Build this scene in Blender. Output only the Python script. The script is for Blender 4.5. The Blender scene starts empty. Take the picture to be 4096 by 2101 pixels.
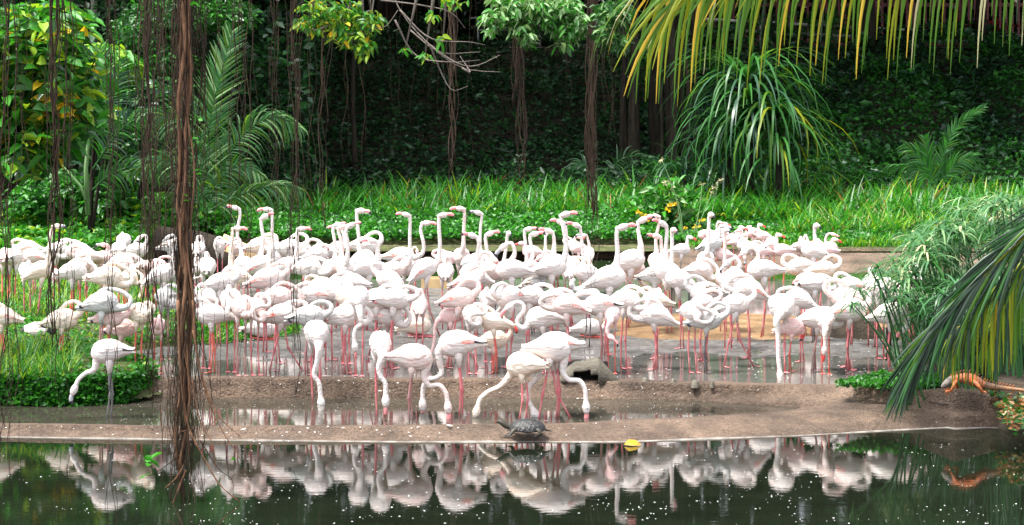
import bpy, math, random
import numpy as np
from mathutils import Vector, noise
R = math.radians
rng = np.random.default_rng(7)
random.seed(7)
S = bpy.context.scene
C = S.collection
# ---------------------------------------------------------------- camera
F, H, HZ = 2200.0, 3.3, 62.0          # focal length in pixels of a 1024-wide picture, eye height, horizon row
cam = bpy.data.cameras.new('camera'); cam_o = bpy.data.objects.new('camera', cam); C.objects.link(cam_o)
cam.sensor_width = 36.0; cam.lens = 36.0 * F / 1024; cam.shift_y = -(262.5 - HZ) / 1024
cam.clip_start = 0.5; cam.clip_end = 600
cam_o.location = (0, 0, H); cam_o.rotation_euler = (R(90), 0, 0)
S.camera = cam_o
# ---------------------------------------------------------------- world, sun, exposure
SUN_EL, SUN_AZ = 68, -112                # degrees; azimuth measured from +Y towards +X (sun high, from the left and a little behind the camera)
w = bpy.data.worlds.new('World'); S.world = w; w.use_nodes = True
nt = w.node_tree; nt.nodes.clear()
sky = nt.nodes.new('ShaderNodeTexSky'); sky.sky_type = 'NISHITA'; sky.sun_disc = False
sky.sun_elevation = R(SUN_EL); sky.sun_rotation = R(SUN_AZ); sky.dust_density = 3.0
hsv = nt.nodes.new('ShaderNodeHueSaturation'); hsv.inputs['Saturation'].default_value = 0.3
bg = nt.nodes.new('ShaderNodeBackground'); bg.inputs[1].default_value = 0.15
wo = nt.nodes.new('ShaderNodeOutputWorld')
nt.links.new(sky.outputs[0], hsv.inputs['Color']); nt.links.new(hsv.outputs[0], bg.inputs[0]); nt.links.new(bg.outputs[0], wo.inputs[0])
sl = bpy.data.lights.new('sun', 'SUN'); sl.energy = 2.7; sl.angle = R(14); sl.color = (1.0, 0.965, 0.9)
so = bpy.data.objects.new('sun', sl); C.objects.link(so)
sd = Vector((math.sin(R(SUN_AZ)) * math.cos(R(SUN_EL)), math.cos(R(SUN_AZ)) * math.cos(R(SUN_EL)), math.sin(R(SUN_EL))))
so.rotation_euler = sd.to_track_quat('Z', 'Y').to_euler(); so.location = sd * 40
S.view_settings.view_transform = 'Standard'; S.view_settings.look = 'None'
S.view_settings.exposure = 2.02; S.view_settings.gamma = 1.0; S.view_settings.use_curve_mapping = False
S.cycles.max_bounces = 6; S.cycles.diffuse_bounces = 3; S.cycles.glossy_bounces = 3; S.cycles.transmission_bounces = 4
S.cycles.transparent_max_bounces = 4; S.cycles.caustics_reflective = False; S.cycles.caustics_refractive = False
S.cycles.use_denoising = True
# ---------------------------------------------------------------- helpers
def XY(px, row, z=0.0):
    Y = F * (H - z) / (row - HZ)
    return ((px - 512) * Y / F, Y, z)
def at(px, row, Y):
    return Vector(((px - 512) * Y / F, Y, H - (row - HZ) * Y / F))
def tag(o, label=None, cat=None, group=None, kind=None):
    if label: o['label'] = label
    if cat: o['category'] = cat
    if group: o['group'] = group
    if kind: o['kind'] = kind
    return o
def empty(name, loc, label, cat, group=None, rz=0):
    o = bpy.data.objects.new(name, None); C.objects.link(o); o.location = loc; o.rotation_euler = (0, 0, rz)
    o.empty_display_size = .1
    return tag(o, label, cat, group)
def link(name, me, mats, parent=None, smooth=True):
    for m in mats: me.materials.append(m)
    if smooth: me.polygons.foreach_set('use_smooth', [True] * len(me.polygons))
    o = bpy.data.objects.new(name, me); C.objects.link(o)
    if parent: o.parent = parent
    return o
class MB:
    def __init__(s): s.v = []; s.f = []; s.m = []; s.n = 0
    def add(s, v, f, m=0):
        k = s.n; s.v.extend([tuple(p) for p in v]); s.f.extend([tuple(i + k for i in q) for q in f])
        s.m.extend([m] * len(f) if isinstance(m, int) else m); s.n += len(v)
    def box(s, c, d, m=0, rz=0):
        x, y, z = d[0] / 2, d[1] / 2, d[2] / 2; cr, sr = math.cos(rz), math.sin(rz); b = []
        for i in (-1, 1):
            for j in (-1, 1):
                for k in (-1, 1): b.append((c[0] + cr * i * x - sr * j * y, c[1] + sr * i * x + cr * j * y, c[2] + k * z))
        s.add(b, [(0, 1, 3, 2), (4, 6, 7, 5), (0, 4, 5, 1), (2, 3, 7, 6), (0, 2, 6, 4), (1, 5, 7, 3)], m)
    def tube(s, P, rad, seg=8, m=0, ratio=1.0, cap=True, fn=None):
        """ring loft along P; rad scalar list or (ra, rb) list (ra sideways, rb in the bending plane)"""
        P = np.asarray(P, float); n = len(P)
        T = np.gradient(P, axis=0); T /= np.linalg.norm(T, axis=1)[:, None] + 1e-9
        up = np.array((0, 1., 0)) if abs(T[0][1]) < .9 else np.array((1., 0, 0))
        a = up - T[0] * up.dot(T[0]); a /= np.linalg.norm(a); V = []
        th = np.linspace(0, 2 * math.pi, seg, endpoint=False); ct, st = np.cos(th)[:, None], np.sin(th)[:, None]
        for i in range(n):
            a = a - T[i] * a.dot(T[i]); a /= np.linalg.norm(a) + 1e-9; b = np.cross(T[i], a)
            r = rad[i] if hasattr(rad, '__len__') else rad
            ra, rb = r if hasattr(r, '__len__') else (r, r * ratio)
            V.append(P[i] + a * ct * ra + b * st * rb)
        V = np.concatenate(V); fs = []; ms = []
        for i in range(n - 1):
            mm = m if isinstance(m, int) else m[i]
            for j in range(seg):
                k = (j + 1) % seg; fs.append((i * seg + j, i * seg + k, (i + 1) * seg + k, (i + 1) * seg + j)); ms.append(mm)
        if cap:
            fs.append(tuple(range(seg))[::-1]); fs.append(tuple(range((n - 1) * seg, n * seg)))
            ms += [m if isinstance(m, int) else m[0], m if isinstance(m, int) else m[-1]]
        s.add(V, fs, ms)
    def build(s, name, mats, parent=None, smooth=True):
        me = bpy.data.meshes.new(name); me.from_pydata(s.v, [], s.f)
        me.polygons.foreach_set('material_index', s.m); me.update()
        return link(name, me, mats if isinstance(mats, (list, tuple)) else [mats], parent, smooth)
def npmesh(name, V, Fq, mi, mats, parent=None, smooth=False):
    """V (n,3); Fq (k, m) same-size faces"""
    me = bpy.data.meshes.new(name); V = np.asarray(V, np.float32); Fq = np.asarray(Fq, np.int32)
    me.vertices.add(len(V)); me.vertices.foreach_set('co', V.ravel())
    k, m = Fq.shape; me.loops.add(k * m); me.loops.foreach_set('vertex_index', Fq.ravel())
    me.polygons.add(k); me.polygons.foreach_set('loop_start', np.arange(k, dtype=np.int32) * m)
    if mi is not None: me.polygons.foreach_set('material_index', np.asarray(mi, np.int32))
    me.update(calc_edges=True); me.validate()
    return link(name, me, mats, parent, smooth)
def unit(a): return a / (np.linalg.norm(a, axis=-1, keepdims=True) + 1e-9)
def leaves(name, P, D, L, W, mats, parent=None, N=None, big=False, w=None, fold=.25, droop=.0):
    """one small folded leaf per row of P, pointing along D"""
    P = np.asarray(P, float); n = len(P); D = unit(np.asarray(D, float)); L = np.broadcast_to(L, n)[:, None]; W = np.broadcast_to(W, n)[:, None]
    if N is None: N = rng.normal(size=(n, 3)); N[:, 2] = np.abs(N[:, 2]) + .7
    Sd = unit(np.cross(D, N)); U = unit(np.cross(Sd, D))
    mi = rng.choice(len(mats), n, p=w)
    if not big:
        b = P; t = P + D * L - np.array((0, 0, 1.)) * L * droop; c = P + D * L * .45
        l = c + Sd * W * .5 + U * W * fold; r = c - Sd * W * .5 + U * W * fold
        V = np.stack([b, l, t, r], 1).reshape(-1, 3); i = np.arange(n)[:, None] * 4
        Fq = np.concatenate([i + np.array([[0, 1, 2]]), i + np.array([[0, 2, 3]])])
        return npmesh(name, V, Fq, np.concatenate([mi, mi]), mats, parent)
    z = np.array((0, 0, 1.))
    c1 = P + D * L * .3; c2 = P + D * L * .7 - z * L * droop * .5; t = P + D * L - z * L * droop
    q = [P, c1 + Sd * W * .45 + U * W * fold, c2 + Sd * W * .42 + U * W * fold, t, c2 - Sd * W * .42 + U * W * fold, c1 - Sd * W * .45 + U * W * fold, c1, c2]
    V = np.stack(q, 1).reshape(-1, 3); i = np.arange(n)[:, None] * 8
    tri = [(0, 1, 6), (1, 2, 7), (1, 7, 6), (2, 3, 7), (7, 3, 4), (6, 7, 4), (6, 4, 5), (0, 6, 5)]
    Fq = np.concatenate([i + np.array([t_]) for t_ in tri])
    return npmesh(name, V, Fq, np.tile(mi, 8), mats, parent)
def blades_arr(P, az, e0, e1, L, W, seg=4, tip=.12):
    """strap leaves: start elevation e0 (rad) bending to e1 over their length. returns V, F"""
    P = np.asarray(P, float); n = len(P)
    az = np.broadcast_to(az, n); e0 = np.broadcast_to(e0, n); e1 = np.broadcast_to(e1, n); L = np.broadcast_to(L, n); W = np.broadcast_to(W, n)
    hx, hy = np.cos(az), np.sin(az); S_ = np.stack([-hy, hx, 0 * hx], 1); p = P.copy(); rows = []
    for k in range(seg + 1):
        t = k / seg; w_ = W * (1 - (1 - tip) * t ** 1.6) * (.55 + .45 * min(1, t * 4))
        rows.append(p - S_ * w_[:, None] * .5); rows.append(p + S_ * w_[:, None] * .5)
        e = e0 + (e1 - e0) * (t + .5 / seg)
        p = p + np.stack([hx * np.cos(e), hy * np.cos(e), np.sin(e)], 1) * (L / seg)[:, None]
    V = np.stack(rows, 1).reshape(-1, 3); m = 2 * (seg + 1); i = np.arange(n)[:, None] * m
    Fq = np.concatenate([i + np.array([[2 * k, 2 * k + 1, 2 * k + 3, 2 * k + 2]]) for k in range(seg)])
    return V, Fq
def blades(name, P, az, e0, e1, L, W, mats, parent=None, seg=4, w=None):
    V, Fq = blades_arr(P, az, e0, e1, L, W, seg); mi = np.tile(rng.choice(len(mats), len(P), p=w), seg)
    return npmesh(name, V, Fq, mi, mats, parent, True)
def catmull(P, n):
    P = np.asarray(P, float); Q = np.concatenate([[2 * P[0] - P[1]], P, [2 * P[-1] - P[-2]]]); k = len(P) - 1
    d = np.linalg.norm(np.diff(P, axis=0), axis=1); cum = np.concatenate([[0], np.cumsum(d)]) / d.sum(); out = []
    for u in np.linspace(0, 1, n):
        i = min(np.searchsorted(cum, u, 'right') - 1, k - 1); t = (u - cum[i]) / (cum[i + 1] - cum[i] + 1e-9)
        a, b, c, e = Q[i], Q[i + 1], Q[i + 2], Q[i + 3]
        out.append(.5 * (2 * b + (c - a) * t + (2 * a - 5 * b + 4 * c - e) * t * t + (3 * b - a - 3 * c + e) * t ** 3))
    return np.array(out)
def interp(cv, px, j=1): return np.interp(px, [c[0] for c in cv], [c[j] for c in cv])
# ---------------------------------------------------------------- materials
def mat(name, col, rough=.6, col2=None, scale=5., bump=0., bscale=None, spec=.5, trans=0., stretch=None, detail=4, fac=(.35, .65), obj=True, sheen=0):
    m = bpy.data.materials.new(name); m.use_nodes = True; t = m.node_tree; b = t.nodes['Principled BSDF']
    b.inputs['Roughness'].default_value = rough; b.inputs['Specular IOR Level'].default_value = spec
    b.inputs['Base Color'].default_value = (*col, 1)
    if col2 is not None or bump:
        tc = t.nodes.new('ShaderNodeTexCoord'); mp = t.nodes.new('ShaderNodeMapping')
        t.links.new(tc.outputs['Object' if obj else 'Generated'], mp.inputs[0])
        if stretch: mp.inputs['Scale'].default_value = stretch
    if col2 is not None:
        n = t.nodes.new('ShaderNodeTexNoise'); n.inputs['Scale'].default_value = scale; n.inputs['Detail'].default_value = detail
        t.links.new(mp.outputs[0], n.inputs['Vector'])
        r = t.nodes.new('ShaderNodeValToRGB'); r.color_ramp.elements[0].position = fac[0]; r.color_ramp.elements[1].position = fac[1]
        r.color_ramp.elements[0].color = (*col, 1); r.color_ramp.elements[1].color = (*col2, 1)
        t.links.new(n.outputs[0], r.inputs[0]); t.links.new(r.outputs[0], b.inputs['Base Color'])
    if bump:
        n2 = t.nodes.new('ShaderNodeTexNoise'); n2.inputs['Scale'].default_value = bscale or scale * 4; n2.inputs['Detail'].default_value = 5
        t.links.new(mp.outputs[0], n2.inputs['Vector'])
        bp = t.nodes.new('ShaderNodeBump'); bp.inputs['Strength'].default_value = min(1, bump); bp.inputs['Distance'].default_value = .02
        t.links.new(n2.outputs[0], bp.inputs['Height']); t.links.new(bp.outputs[0], b.inputs['Normal'])
    if trans:
        tr = t.nodes.new('ShaderNodeBsdfTranslucent'); mx = t.nodes.new('ShaderNodeMixShader'); mx.inputs[0].default_value = trans
        src = b.inputs['Base Color'].links[0].from_socket if b.inputs['Base Color'].is_linked else None
        if src: t.links.new(src, tr.inputs[0])
        else: tr.inputs[0].default_value = (min(1, col[0] * 1.4), min(1, col[1] * 1.3), col[2], 1)
        t.links.new(b.outputs[0], mx.inputs[1]); t.links.new(tr.outputs[0], mx.inputs[2])
        t.links.new(mx.outputs[0], t.nodes['Material Output'].inputs[0])
    return m
def leafm(name, col, rough=.45, trans=.3, spec=.4): return mat(name, col, rough, trans=trans, spec=spec)
def water(name, col, bump, scale, stretch, rough=.03, spec=.5, dist=.002):
    m = mat(name, col, rough, bump=bump, bscale=scale, stretch=stretch, spec=spec, col2=tuple(c * 1.5 for c in col), scale=1.2)
    m.node_tree.nodes['Principled BSDF'].inputs['IOR'].default_value = 1.33
    m.node_tree.nodes['Bump'].inputs['Distance'].default_value = dist
    return m
M = {}
M['feather'] = mat('white_feathers', (.71, .67, .645), .85, (.71, .60, .565), 7, .5, 60, spec=.1, stretch=(1, 3, 3))
M['feather2'] = mat('blush_feathers', (.71, .62, .585), .85, (.72, .52, .48), 7, .5, 60, spec=.1, stretch=(1, 3, 3))
M['pink'] = mat('pink_feathers', (.80, .50, .49), .85, (.80, .62, .59), 7, .5, 60, spec=.1, stretch=(1, 3, 3))
M['peach'] = mat('peach_feathers', (.80, .62, .50), .85, (.80, .72, .63), 6, .5, 60, spec=.1, stretch=(1, 3, 3))
M['grey'] = mat('grey_white_feathers', (.46, .45, .44), .85, (.58, .56, .54), 7, .5, 60, spec=.1, stretch=(1, 3, 3))
M['juvw'] = mat('mottled_brown_feathers', (.12, .09, .075), .85, (.68, .64, .6), 16, .5, 60, spec=.1, stretch=(1, 3, 3), fac=(.42, .55))
M['coral'] = mat('coral_feathers', (.76, .20, .16), .8, (.76, .60, .55), 24, spec=.1)
M['black'] = mat('black_feathers', (.02, .018, .02), .6)
M['billp'] = mat('pink_bill', (.78, .27, .28), .4)
M['billr'] = mat('red_bill', (.60, .05, .04), .4)
M['billg'] = mat('grey_bill', (.35, .36, .38), .45)
M['billk'] = mat('black_bill', (.02, .02, .025), .35)
M['legp'] = mat('pink_leg', (.58, .21, .21), .5, (.50, .10, .12), 12)
M['legr'] = mat('red_leg', (.60, .16, .11), .5, (.55, .07, .06), 12)
M['legb'] = mat('brown_leg', (.26, .15, .14), .6, (.38, .16, .15), 10)
M['legg'] = mat('grey_leg', (.12, .11, .115), .6)
M['root'] = mat('hanging_root_bark', (.022, .014, .009), .85, (.055, .033, .021), 14, .6, 50, spec=.2, stretch=(3, 3, .5))
M['root2'] = mat('orange_root_bark', (.17, .085, .045), .8, (.07, .036, .02), 14, .5, 50, spec=.25, stretch=(3, 3, .5))
M['bark'] = mat('dark_bark', (.014, .011, .009), .9, (.032, .025, .018), 6, .8, 20, spec=.15, stretch=(3, 3, .5))
M['barkp'] = mat('pale_bark', (.13, .12, .10), .85, (.20, .19, .16), 6, .6, 20, spec=.15, stretch=(3, 3, .6))
M['twig'] = mat('grey_twig', (.16, .13, .11), .8)
M['concrete'] = mat('weathered_concrete', (.068, .050, .039), .8, (.160, .118, .092), 3.5, 1., 55, spec=.25, stretch=(1, .6, 1), fac=(.25, .75), detail=9)
M['lime'] = mat('lime_waterline', (.22, .20, .175), .7, (.10, .085, .07), 9, .3, 50)
M['mud'] = mat('wet_grey_mud', (.05, .048, .045), .28, (.17, .165, .155), 10, 1., 60, spec=.6, fac=(.3, .7), detail=8)
M['sand'] = mat('damp_sand', (.25, .16, .085), .85, (.15, .095, .05), 3, .6, 70, spec=.2, detail=8)
M['soil'] = mat('bank_soil', (.045, .05, .022), .9, (.07, .08, .03), 3, .6, 30, spec=.1)
M['dsoil'] = mat('dark_leaf_litter', (.022, .018, .014), .9, (.06, .048, .036), 4, .8, 30, spec=.1)
M['path'] = mat('path_paving', (.25, .22, .2), .8, (.2, .17, .15), 3)
M['steel'] = mat('steel_rail', (.32, .32, .33), .35)
M['kerbw'] = mat('white_kerb', (.5, .48, .45), .7)
M['redp'] = mat('red_paint', (.16, .035, .035), .55)
M['tan'] = mat('tan_board', (.5, .35, .18), .7, (.4, .27, .14), 6)
M['wet'] = water('pond_water', (.005, .007, .004), .35, 6, (1, 2.5, 1), .01, dist=.0009)
M['wet2'] = water('murky_water', (.038, .034, .026), .3, 10, (1, 2.5, 1), .015, dist=.0009)
M['wet3'] = water('shallow_grey_water', (.07, .067, .062), .4, 16, (1, 2, 1), .025, dist=.0012)
M['wet4'] = water('green_back_water', (.012, .022, .008), .3, 10, (1, 3, 1), .03)
# leaf colours; shaded_leaf has shade put into its colour
M['l_lime'] = leafm('lime_leaf', (.19, .32, .015), trans=.4); M['l_bright'] = leafm('bright_leaf', (.035, .20, .012), trans=.38)
M['l_mid'] = leafm('mid_leaf', (.022, .115, .014)); M['l_deep'] = leafm('deep_leaf', (.020, .092, .018)); M['l_dark'] = leafm('dark_leaf', (.018, .060, .020), .38, .15)
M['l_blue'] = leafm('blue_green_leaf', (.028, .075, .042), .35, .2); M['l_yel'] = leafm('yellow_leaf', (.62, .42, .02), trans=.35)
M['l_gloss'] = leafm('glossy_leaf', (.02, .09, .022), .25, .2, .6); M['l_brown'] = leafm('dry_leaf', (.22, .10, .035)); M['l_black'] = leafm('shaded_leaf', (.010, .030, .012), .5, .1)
M['l_pale'] = leafm('pale_frosted_leaf', (.17, .30, .12), .5, .3); M['l_sedge'] = leafm('sedge_leaf', (.045, .15, .05), .45, .25); M['l_straw'] = leafm('straw_tip', (.42, .40, .22))
M['l_palm'] = leafm('palm_leaflet', (.012, .035, .014), .42, .2, .5); M['l_palmy'] = leafm('yellow_green_leaflet', (.22, .26, .012), .45, .5); M['l_palmo'] = leafm('yellow_leaflet', (.55, .38, .04), .45, .45)
M['l_palmg'] = leafm('green_leaflet', (.07, .17, .014), .42, .5); M['white'] = mat('white_floc', (.8, .8, .78), .5)

def rough_mat(m, layers, dist=.02):
    """layers: (noise scale, stretch, low colour, high colour, from, to, blend) multiplied over the base colour; colour belongs to the surface"""
    t = m.node_tree; b = t.nodes['Principled BSDF']; tc = t.nodes.new('ShaderNodeTexCoord'); src = b.inputs['Base Color'].links[0].from_socket
    for sc_, st_, lo, hi, f0, f1 in layers:
        mp = t.nodes.new('ShaderNodeMapping'); mp.inputs['Scale'].default_value = st_; t.links.new(tc.outputs['Object'], mp.inputs[0])
        n = t.nodes.new('ShaderNodeTexNoise'); n.inputs['Scale'].default_value = sc_; n.inputs['Detail'].default_value = 8; n.inputs['Roughness'].default_value = .65; t.links.new(mp.outputs[0], n.inputs['Vector'])
        r = t.nodes.new('ShaderNodeValToRGB'); r.color_ramp.elements[0].position = f0; r.color_ramp.elements[1].position = f1
        r.color_ramp.elements[0].color = (*lo, 1); r.color_ramp.elements[1].color = (*hi, 1); t.links.new(n.outputs[0], r.inputs[0])
        x = t.nodes.new('ShaderNodeMix'); x.data_type = 'RGBA'; x.blend_type = 'MULTIPLY'; x.inputs[0].default_value = 1
        t.links.new(src, x.inputs[6]); t.links.new(r.outputs[0], x.inputs[7]); src = x.outputs[2]
    t.links.new(src, b.inputs['Base Color'])
    if 'Bump' in t.nodes: t.nodes['Bump'].inputs['Distance'].default_value = dist
rough_mat(M['concrete'], [(.9, (1, 1.6, 1), (.62, .60, .58), (1.25, 1.18, 1.08), .38, .62), (26, (1, 1.5, 1), (.55, .52, .50), (1.3, 1.3, 1.3), .32, .64), (110, (1, 1, 1), (.6, .6, .6), (1.4, 1.4, 1.4), .35, .65)], .03)
rough_mat(M['mud'], [(34, (1, 2, 1), (.4, .4, .4), (1.7, 1.7, 1.7), .35, .65), (2.2, (1, 1.5, 1), (.7, .68, .66), (1.25, 1.25, 1.25), .4, .6)], .03)
rough_mat(M['sand'], [(40, (1, 1, 1), (.7, .68, .62), (1.2, 1.2, 1.2), .35, .65), (1.6, (1, 2, 1), (.75, .72, .7), (1.15, 1.15, 1.15), .4, .6)], .03)
rough_mat(M['soil'], [(8, (1, 1, 1), (.6, .6, .6), (1.2, 1.2, 1.2), .4, .6)])

def plumage(m, d=.011):
    t = m.node_tree; bp = t.nodes['Bump']; mp = bp.inputs['Height'].links[0].from_node.inputs['Vector'].links[0].from_node
    n1 = bp.inputs['Height'].links[0].from_node; n1.inputs['Scale'].default_value = 22
    v = t.nodes.new('ShaderNodeTexVoronoi'); v.inputs['Scale'].default_value = 13; t.links.new(mp.outputs[0], v.inputs['Vector'])
    x = t.nodes.new('ShaderNodeMath'); x.operation = 'ADD'; t.links.new(v.outputs['Distance'], x.inputs[0]); t.links.new(n1.outputs[0], x.inputs[1])
    t.links.new(x.outputs[0], bp.inputs['Height']); bp.inputs['Distance'].default_value = d; bp.inputs['Strength'].default_value = .55
for k in ('feather', 'feather2', 'pink', 'peach', 'grey', 'juvw'): plumage(M[k])
for k in ('wet', 'wet2'): M[k].node_tree.nodes['Principled BSDF'].inputs['Specular IOR Level'].default_value = .8
# ---------------------------------------------------------------- ground, rims and water
def sheet(name, curves, mats, pxs, sub, amp=0., fs=1., matrow=None, zfn=None, kind='structure', gap=.03):
    cols = []; A = []
    for cv in curves:
        row = interp(cv, pxs); z = interp(cv, pxs, 2); A.append([F * (H - z) / (row - HZ), z])
    for k in range(len(A) - 2, -1, -1): A[k][0] = np.minimum(A[k][0], A[k + 1][0] - gap)      # no overhangs
    for k in range(len(curves) - 1):
        for j in range(sub[k] + (k == len(curves) - 2)):
            t = j / sub[k]; Y = A[k][0] * (1 - t) + A[k + 1][0] * t; z = A[k][1] * (1 - t) + A[k + 1][1] * t
            cols.append((np.stack([(pxs - 512) * Y / F, Y, z], 1), k))
    V = np.stack([c[0] for c in cols]); nr, nc = V.shape[:2]
    for i in range(nr):
        for j in range(nc):
            p = V[i, j]
            if amp: p[2] += amp * (noise.noise(Vector((p[0] * fs, p[1] * fs, 1.7))) + .5 * noise.noise(Vector((p[0] * fs * 3.1, p[1] * fs * 3.1, 9.))))
            if zfn: p[2] = zfn(p, pxs[j])
    idx = np.arange(nr * nc).reshape(nr, nc)
    Fq = np.stack([idx[:-1, :-1], idx[:-1, 1:], idx[1:, 1:], idx[1:, :-1]], -1).reshape(-1, 4)
    mi = None
    if matrow: mi = np.repeat([matrow(c[1]) for c in cols[:-1]], nc - 1)
    o = npmesh(name, V.reshape(-1, 3), Fq, mi, mats, None, True)
    return tag(o, kind=kind)
def plane(name, x0, x1, y0, y1, z, m):
    o = npmesh(name, [(x0, y0, z), (x1, y0, z), (x1, y1, z), (x0, y1, z)], [(0, 1, 2, 3)], [0], [m]); return tag(o, kind='structure')
c1 = [(-300, 437), (0, 438), (200, 441), (400, 443), (620, 443), (795, 437), (900, 431), (1002, 426), (1060, 424), (1400, 424)]
c2 = [(-300, 423), (0, 424), (200, 427), (400, 426), (560, 424.5), (620, 421), (700, 417.5), (790, 412.5), (880, 411), (1002, 412), (1400, 412)]
c3 = [(-300, 399), (150, 398), (222, 392.5), (397, 396), (676, 400), (790, 403), (850, 402), (1002, 401), (1400, 403)]
c4 = [(-300, 382), (150, 380), (222, 378), (397, 380), (556, 380), (676, 383), (835, 387), (914, 391), (955, 388.5), (985, 393), (1002, 398), (1400, 396)]
def cz(c, z, dr=0.): return [(p, r + dr, z if not callable(z) else z(p)) for p, r in c]
def merge(p): return min(1, max(0, (p - 765) / 65))
mound = lambda p: .13 * math.exp(-((p - 955) / 42) ** 2)
K = [cz(c1, -.12, 2), cz(c1, -.004), cz(c1, .008, -2.0),
     cz(c1, lambda p: .042, -9), cz(c2, lambda p: .08 + .02 * merge(p)),
     cz(c2, lambda p: .02 + .09 * merge(p), -2.5), cz(c3, lambda p: -.02 + .14 * merge(p), 2.), cz(c3, lambda p: .05 + .075 * merge(p)),
     cz([(a[0], (a[1] + b[1]) / 2 + 1) for a, b in zip([(x, interp(c3, x)) for x in range(-300, 1401, 20)], [(x, interp(c4, x)) for x in range(-300, 1401, 20)])], lambda p: .115 + mound(p) * .6 + .035 * merge(p)),
     cz(c4, lambda p: .202 + mound(p)), cz(c4, lambda p: .195 + mound(p) * .8, -2), cz(c4, .13, -6)]
# row curves live on different px knots; cz keeps each one's own
pxc = np.concatenate([np.arange(-300, 0, 12.), np.arange(0, 1004, 3.), [1004.]])
sheet('concrete_rim', K, [M['concrete'], M['lime']], pxc, [2, 2, 5, 5, 2, 3, 2, 5, 5, 2, 2], .006, 2.2, matrow=lambda k: 1 if k == 1 else 0)
sheet('dark_soil', [cz(c1, -.15, 5), cz(c1, .015), cz(c2, .10), cz(c4, .28), [(980, 360, .35), (1500, 350, .4)], [(980, 330, .3), (1500, 310, .4)], [(980, 255, .3), (1500, 250, .4)]],
      [M['dsoil']], np.arange(998, 1500, 8.), [3, 6, 6, 6, 6, 10], .05, 3.)
plane('front_pond_water', -40, 40, 3, 20.6, 0, M['wet'])
def poolplane(name, f, b_, z, m, pxs):
    V = []
    for p in pxs: V.append(f(p)); V.append(b_(p))
    o = npmesh(name, V, [(2 * i, 2 * i + 2, 2 * i + 3, 2 * i + 1) for i in range(len(pxs) - 1)], None, [m]); return tag(o, kind='structure')
def mf(p): x, y, _ = XY(p, interp(c2, p), .08 + .02 * merge(p)); y += .03; return ((p - 512) * y / F, y, .05)
def wf(p): x, y, _ = XY(p, interp(c4, p), .202 + mound(p)); y += .015; return ((p - 512) * y / F, y, .187)
poolplane('middle_pool_water', mf, lambda p: ((p - 512) * 21.25 / F, 21.25, .05), .05, M['wet2'], list(range(-300, 815, 15)))
poolplane('wading_pool_water', wf, lambda p: ((p - 512) * 31.5 / F, 31.5, .187), .187, M['wet3'], list(range(-300, 1100, 15)))
plane('back_pond_water', -30, 30, 28.0, 38.0, .17, M['wet4'])
mb = [(-300, 262), (100, 262), (250, 285), (430, 286), (500, 291), (555, 300), (640, 308), (760, 312), (870, 312), (960, 300), (1100, 290)]
def mudz(p, px):
    row = HZ + F * (H - .19) / p[1]; e = interp(mb, px); q = min(1, max(0, (row - e) / 2.5))
    n = noise.fractal(Vector((p[0] * 3.2, p[1] * 2.2, .3)), .9, 2.2, 5)
    z = .183 + .016 * n + .010 * max(0, 1 - abs(row - e - 3) / 3) + (.012 if row < 350 else .012 - .0015 * (row - 350))
    return z * q + .02 * (1 - q)
rows = [390, 387, 384.5] + list(np.arange(382, 252, -1.))
sheet('mud_flat', [[(x, min(r, interp(c4, x) - .6), .19) for x in range(-300, 1401, 20)] for r in rows], [M['mud']], np.arange(-120, 1150, 2.5), [1] * (len(rows) - 1), zfn=mudz, gap=.002)
# sand bank: a low dome on the mud
def dome(name, cpx, crow, rpx, rrow, h, z0, m, n=64, rr=14, amp=.01, fs=3., sink=.04):
    V = []; 
    for i in range(rr + 1):
        for j in range(n):
            a = 2 * math.pi * j / n; q = i / rr; wob = 1 + .12 * math.sin(3 * a + 1) + .07 * math.sin(5 * a)
            x, y, _ = XY(cpx + rpx * q * wob * math.cos(a), crow - rrow * q * wob * math.sin(a), z0)
            z = z0 - sink + (h + sink) * (1 - q ** 2.4) + amp * noise.noise(Vector((x * fs, y * fs, 0))) * (1 - q * .5); V.append((x, y, z))
    Fq = [(i * n + j, (i + 1) * n + j, (i + 1) * n + (j + 1) % n, i * n + (j + 1) % n) for i in range(rr) for j in range(n)]
    return npmesh(name, V, Fq, [0] * len(Fq), [m], None, True)
tag(dome('sand_bank', 735, 325, 178, 15, .06, .205, M['sand']), kind='structure')
# left grass bank (ground under the plants)
LB = [(-40, 385), (60, 387), (130, 384), (154, 377), (144, 368), (82, 362), (120, 352), (170, 346), (205, 340), (210, 328), (175, 322), (130, 318), (100, 306), (90, 290), (40, 284), (-40, 284)]
def inpoly(poly, x, y):
    c = np.zeros(len(x), bool); j = len(poly) - 1
    for i in range(len(poly)):
        xi, yi = poly[i]; xj, yj = poly[j]
        c ^= ((yi > y) != (yj > y)) & (x < (xj - xi) * (y - yi) / (yj - yi + 1e-9) + xi); j = i
    return c
def scatter_poly(poly, n, z=0.2):
    a = np.array(poly); pts = np.zeros((0, 2))
    while len(pts) < n:
        x = rng.uniform(a[:, 0].min(), a[:, 0].max(), n * 3)
        r0, r1 = a[:, 1].min() - HZ, a[:, 1].max() - HZ; y = HZ + 1 / rng.uniform(1 / r1, 1 / r0, n * 3)
        k = inpoly(poly, x, y); pts = np.concatenate([pts, np.stack([x[k], y[k]], 1)])
    pts = pts[:n]; Y = F * (H - z) / (pts[:, 1] - HZ); X = (pts[:, 0] - 512) * Y / F
    return np.stack([X, Y, np.full(n, z)], 1)
def bank_h(X, Y):
    """height of the left grass bank above .2 from its outline"""
    px = 512 + F * X / Y; row = HZ + F * (H - .2) / Y
    return px, row
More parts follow.
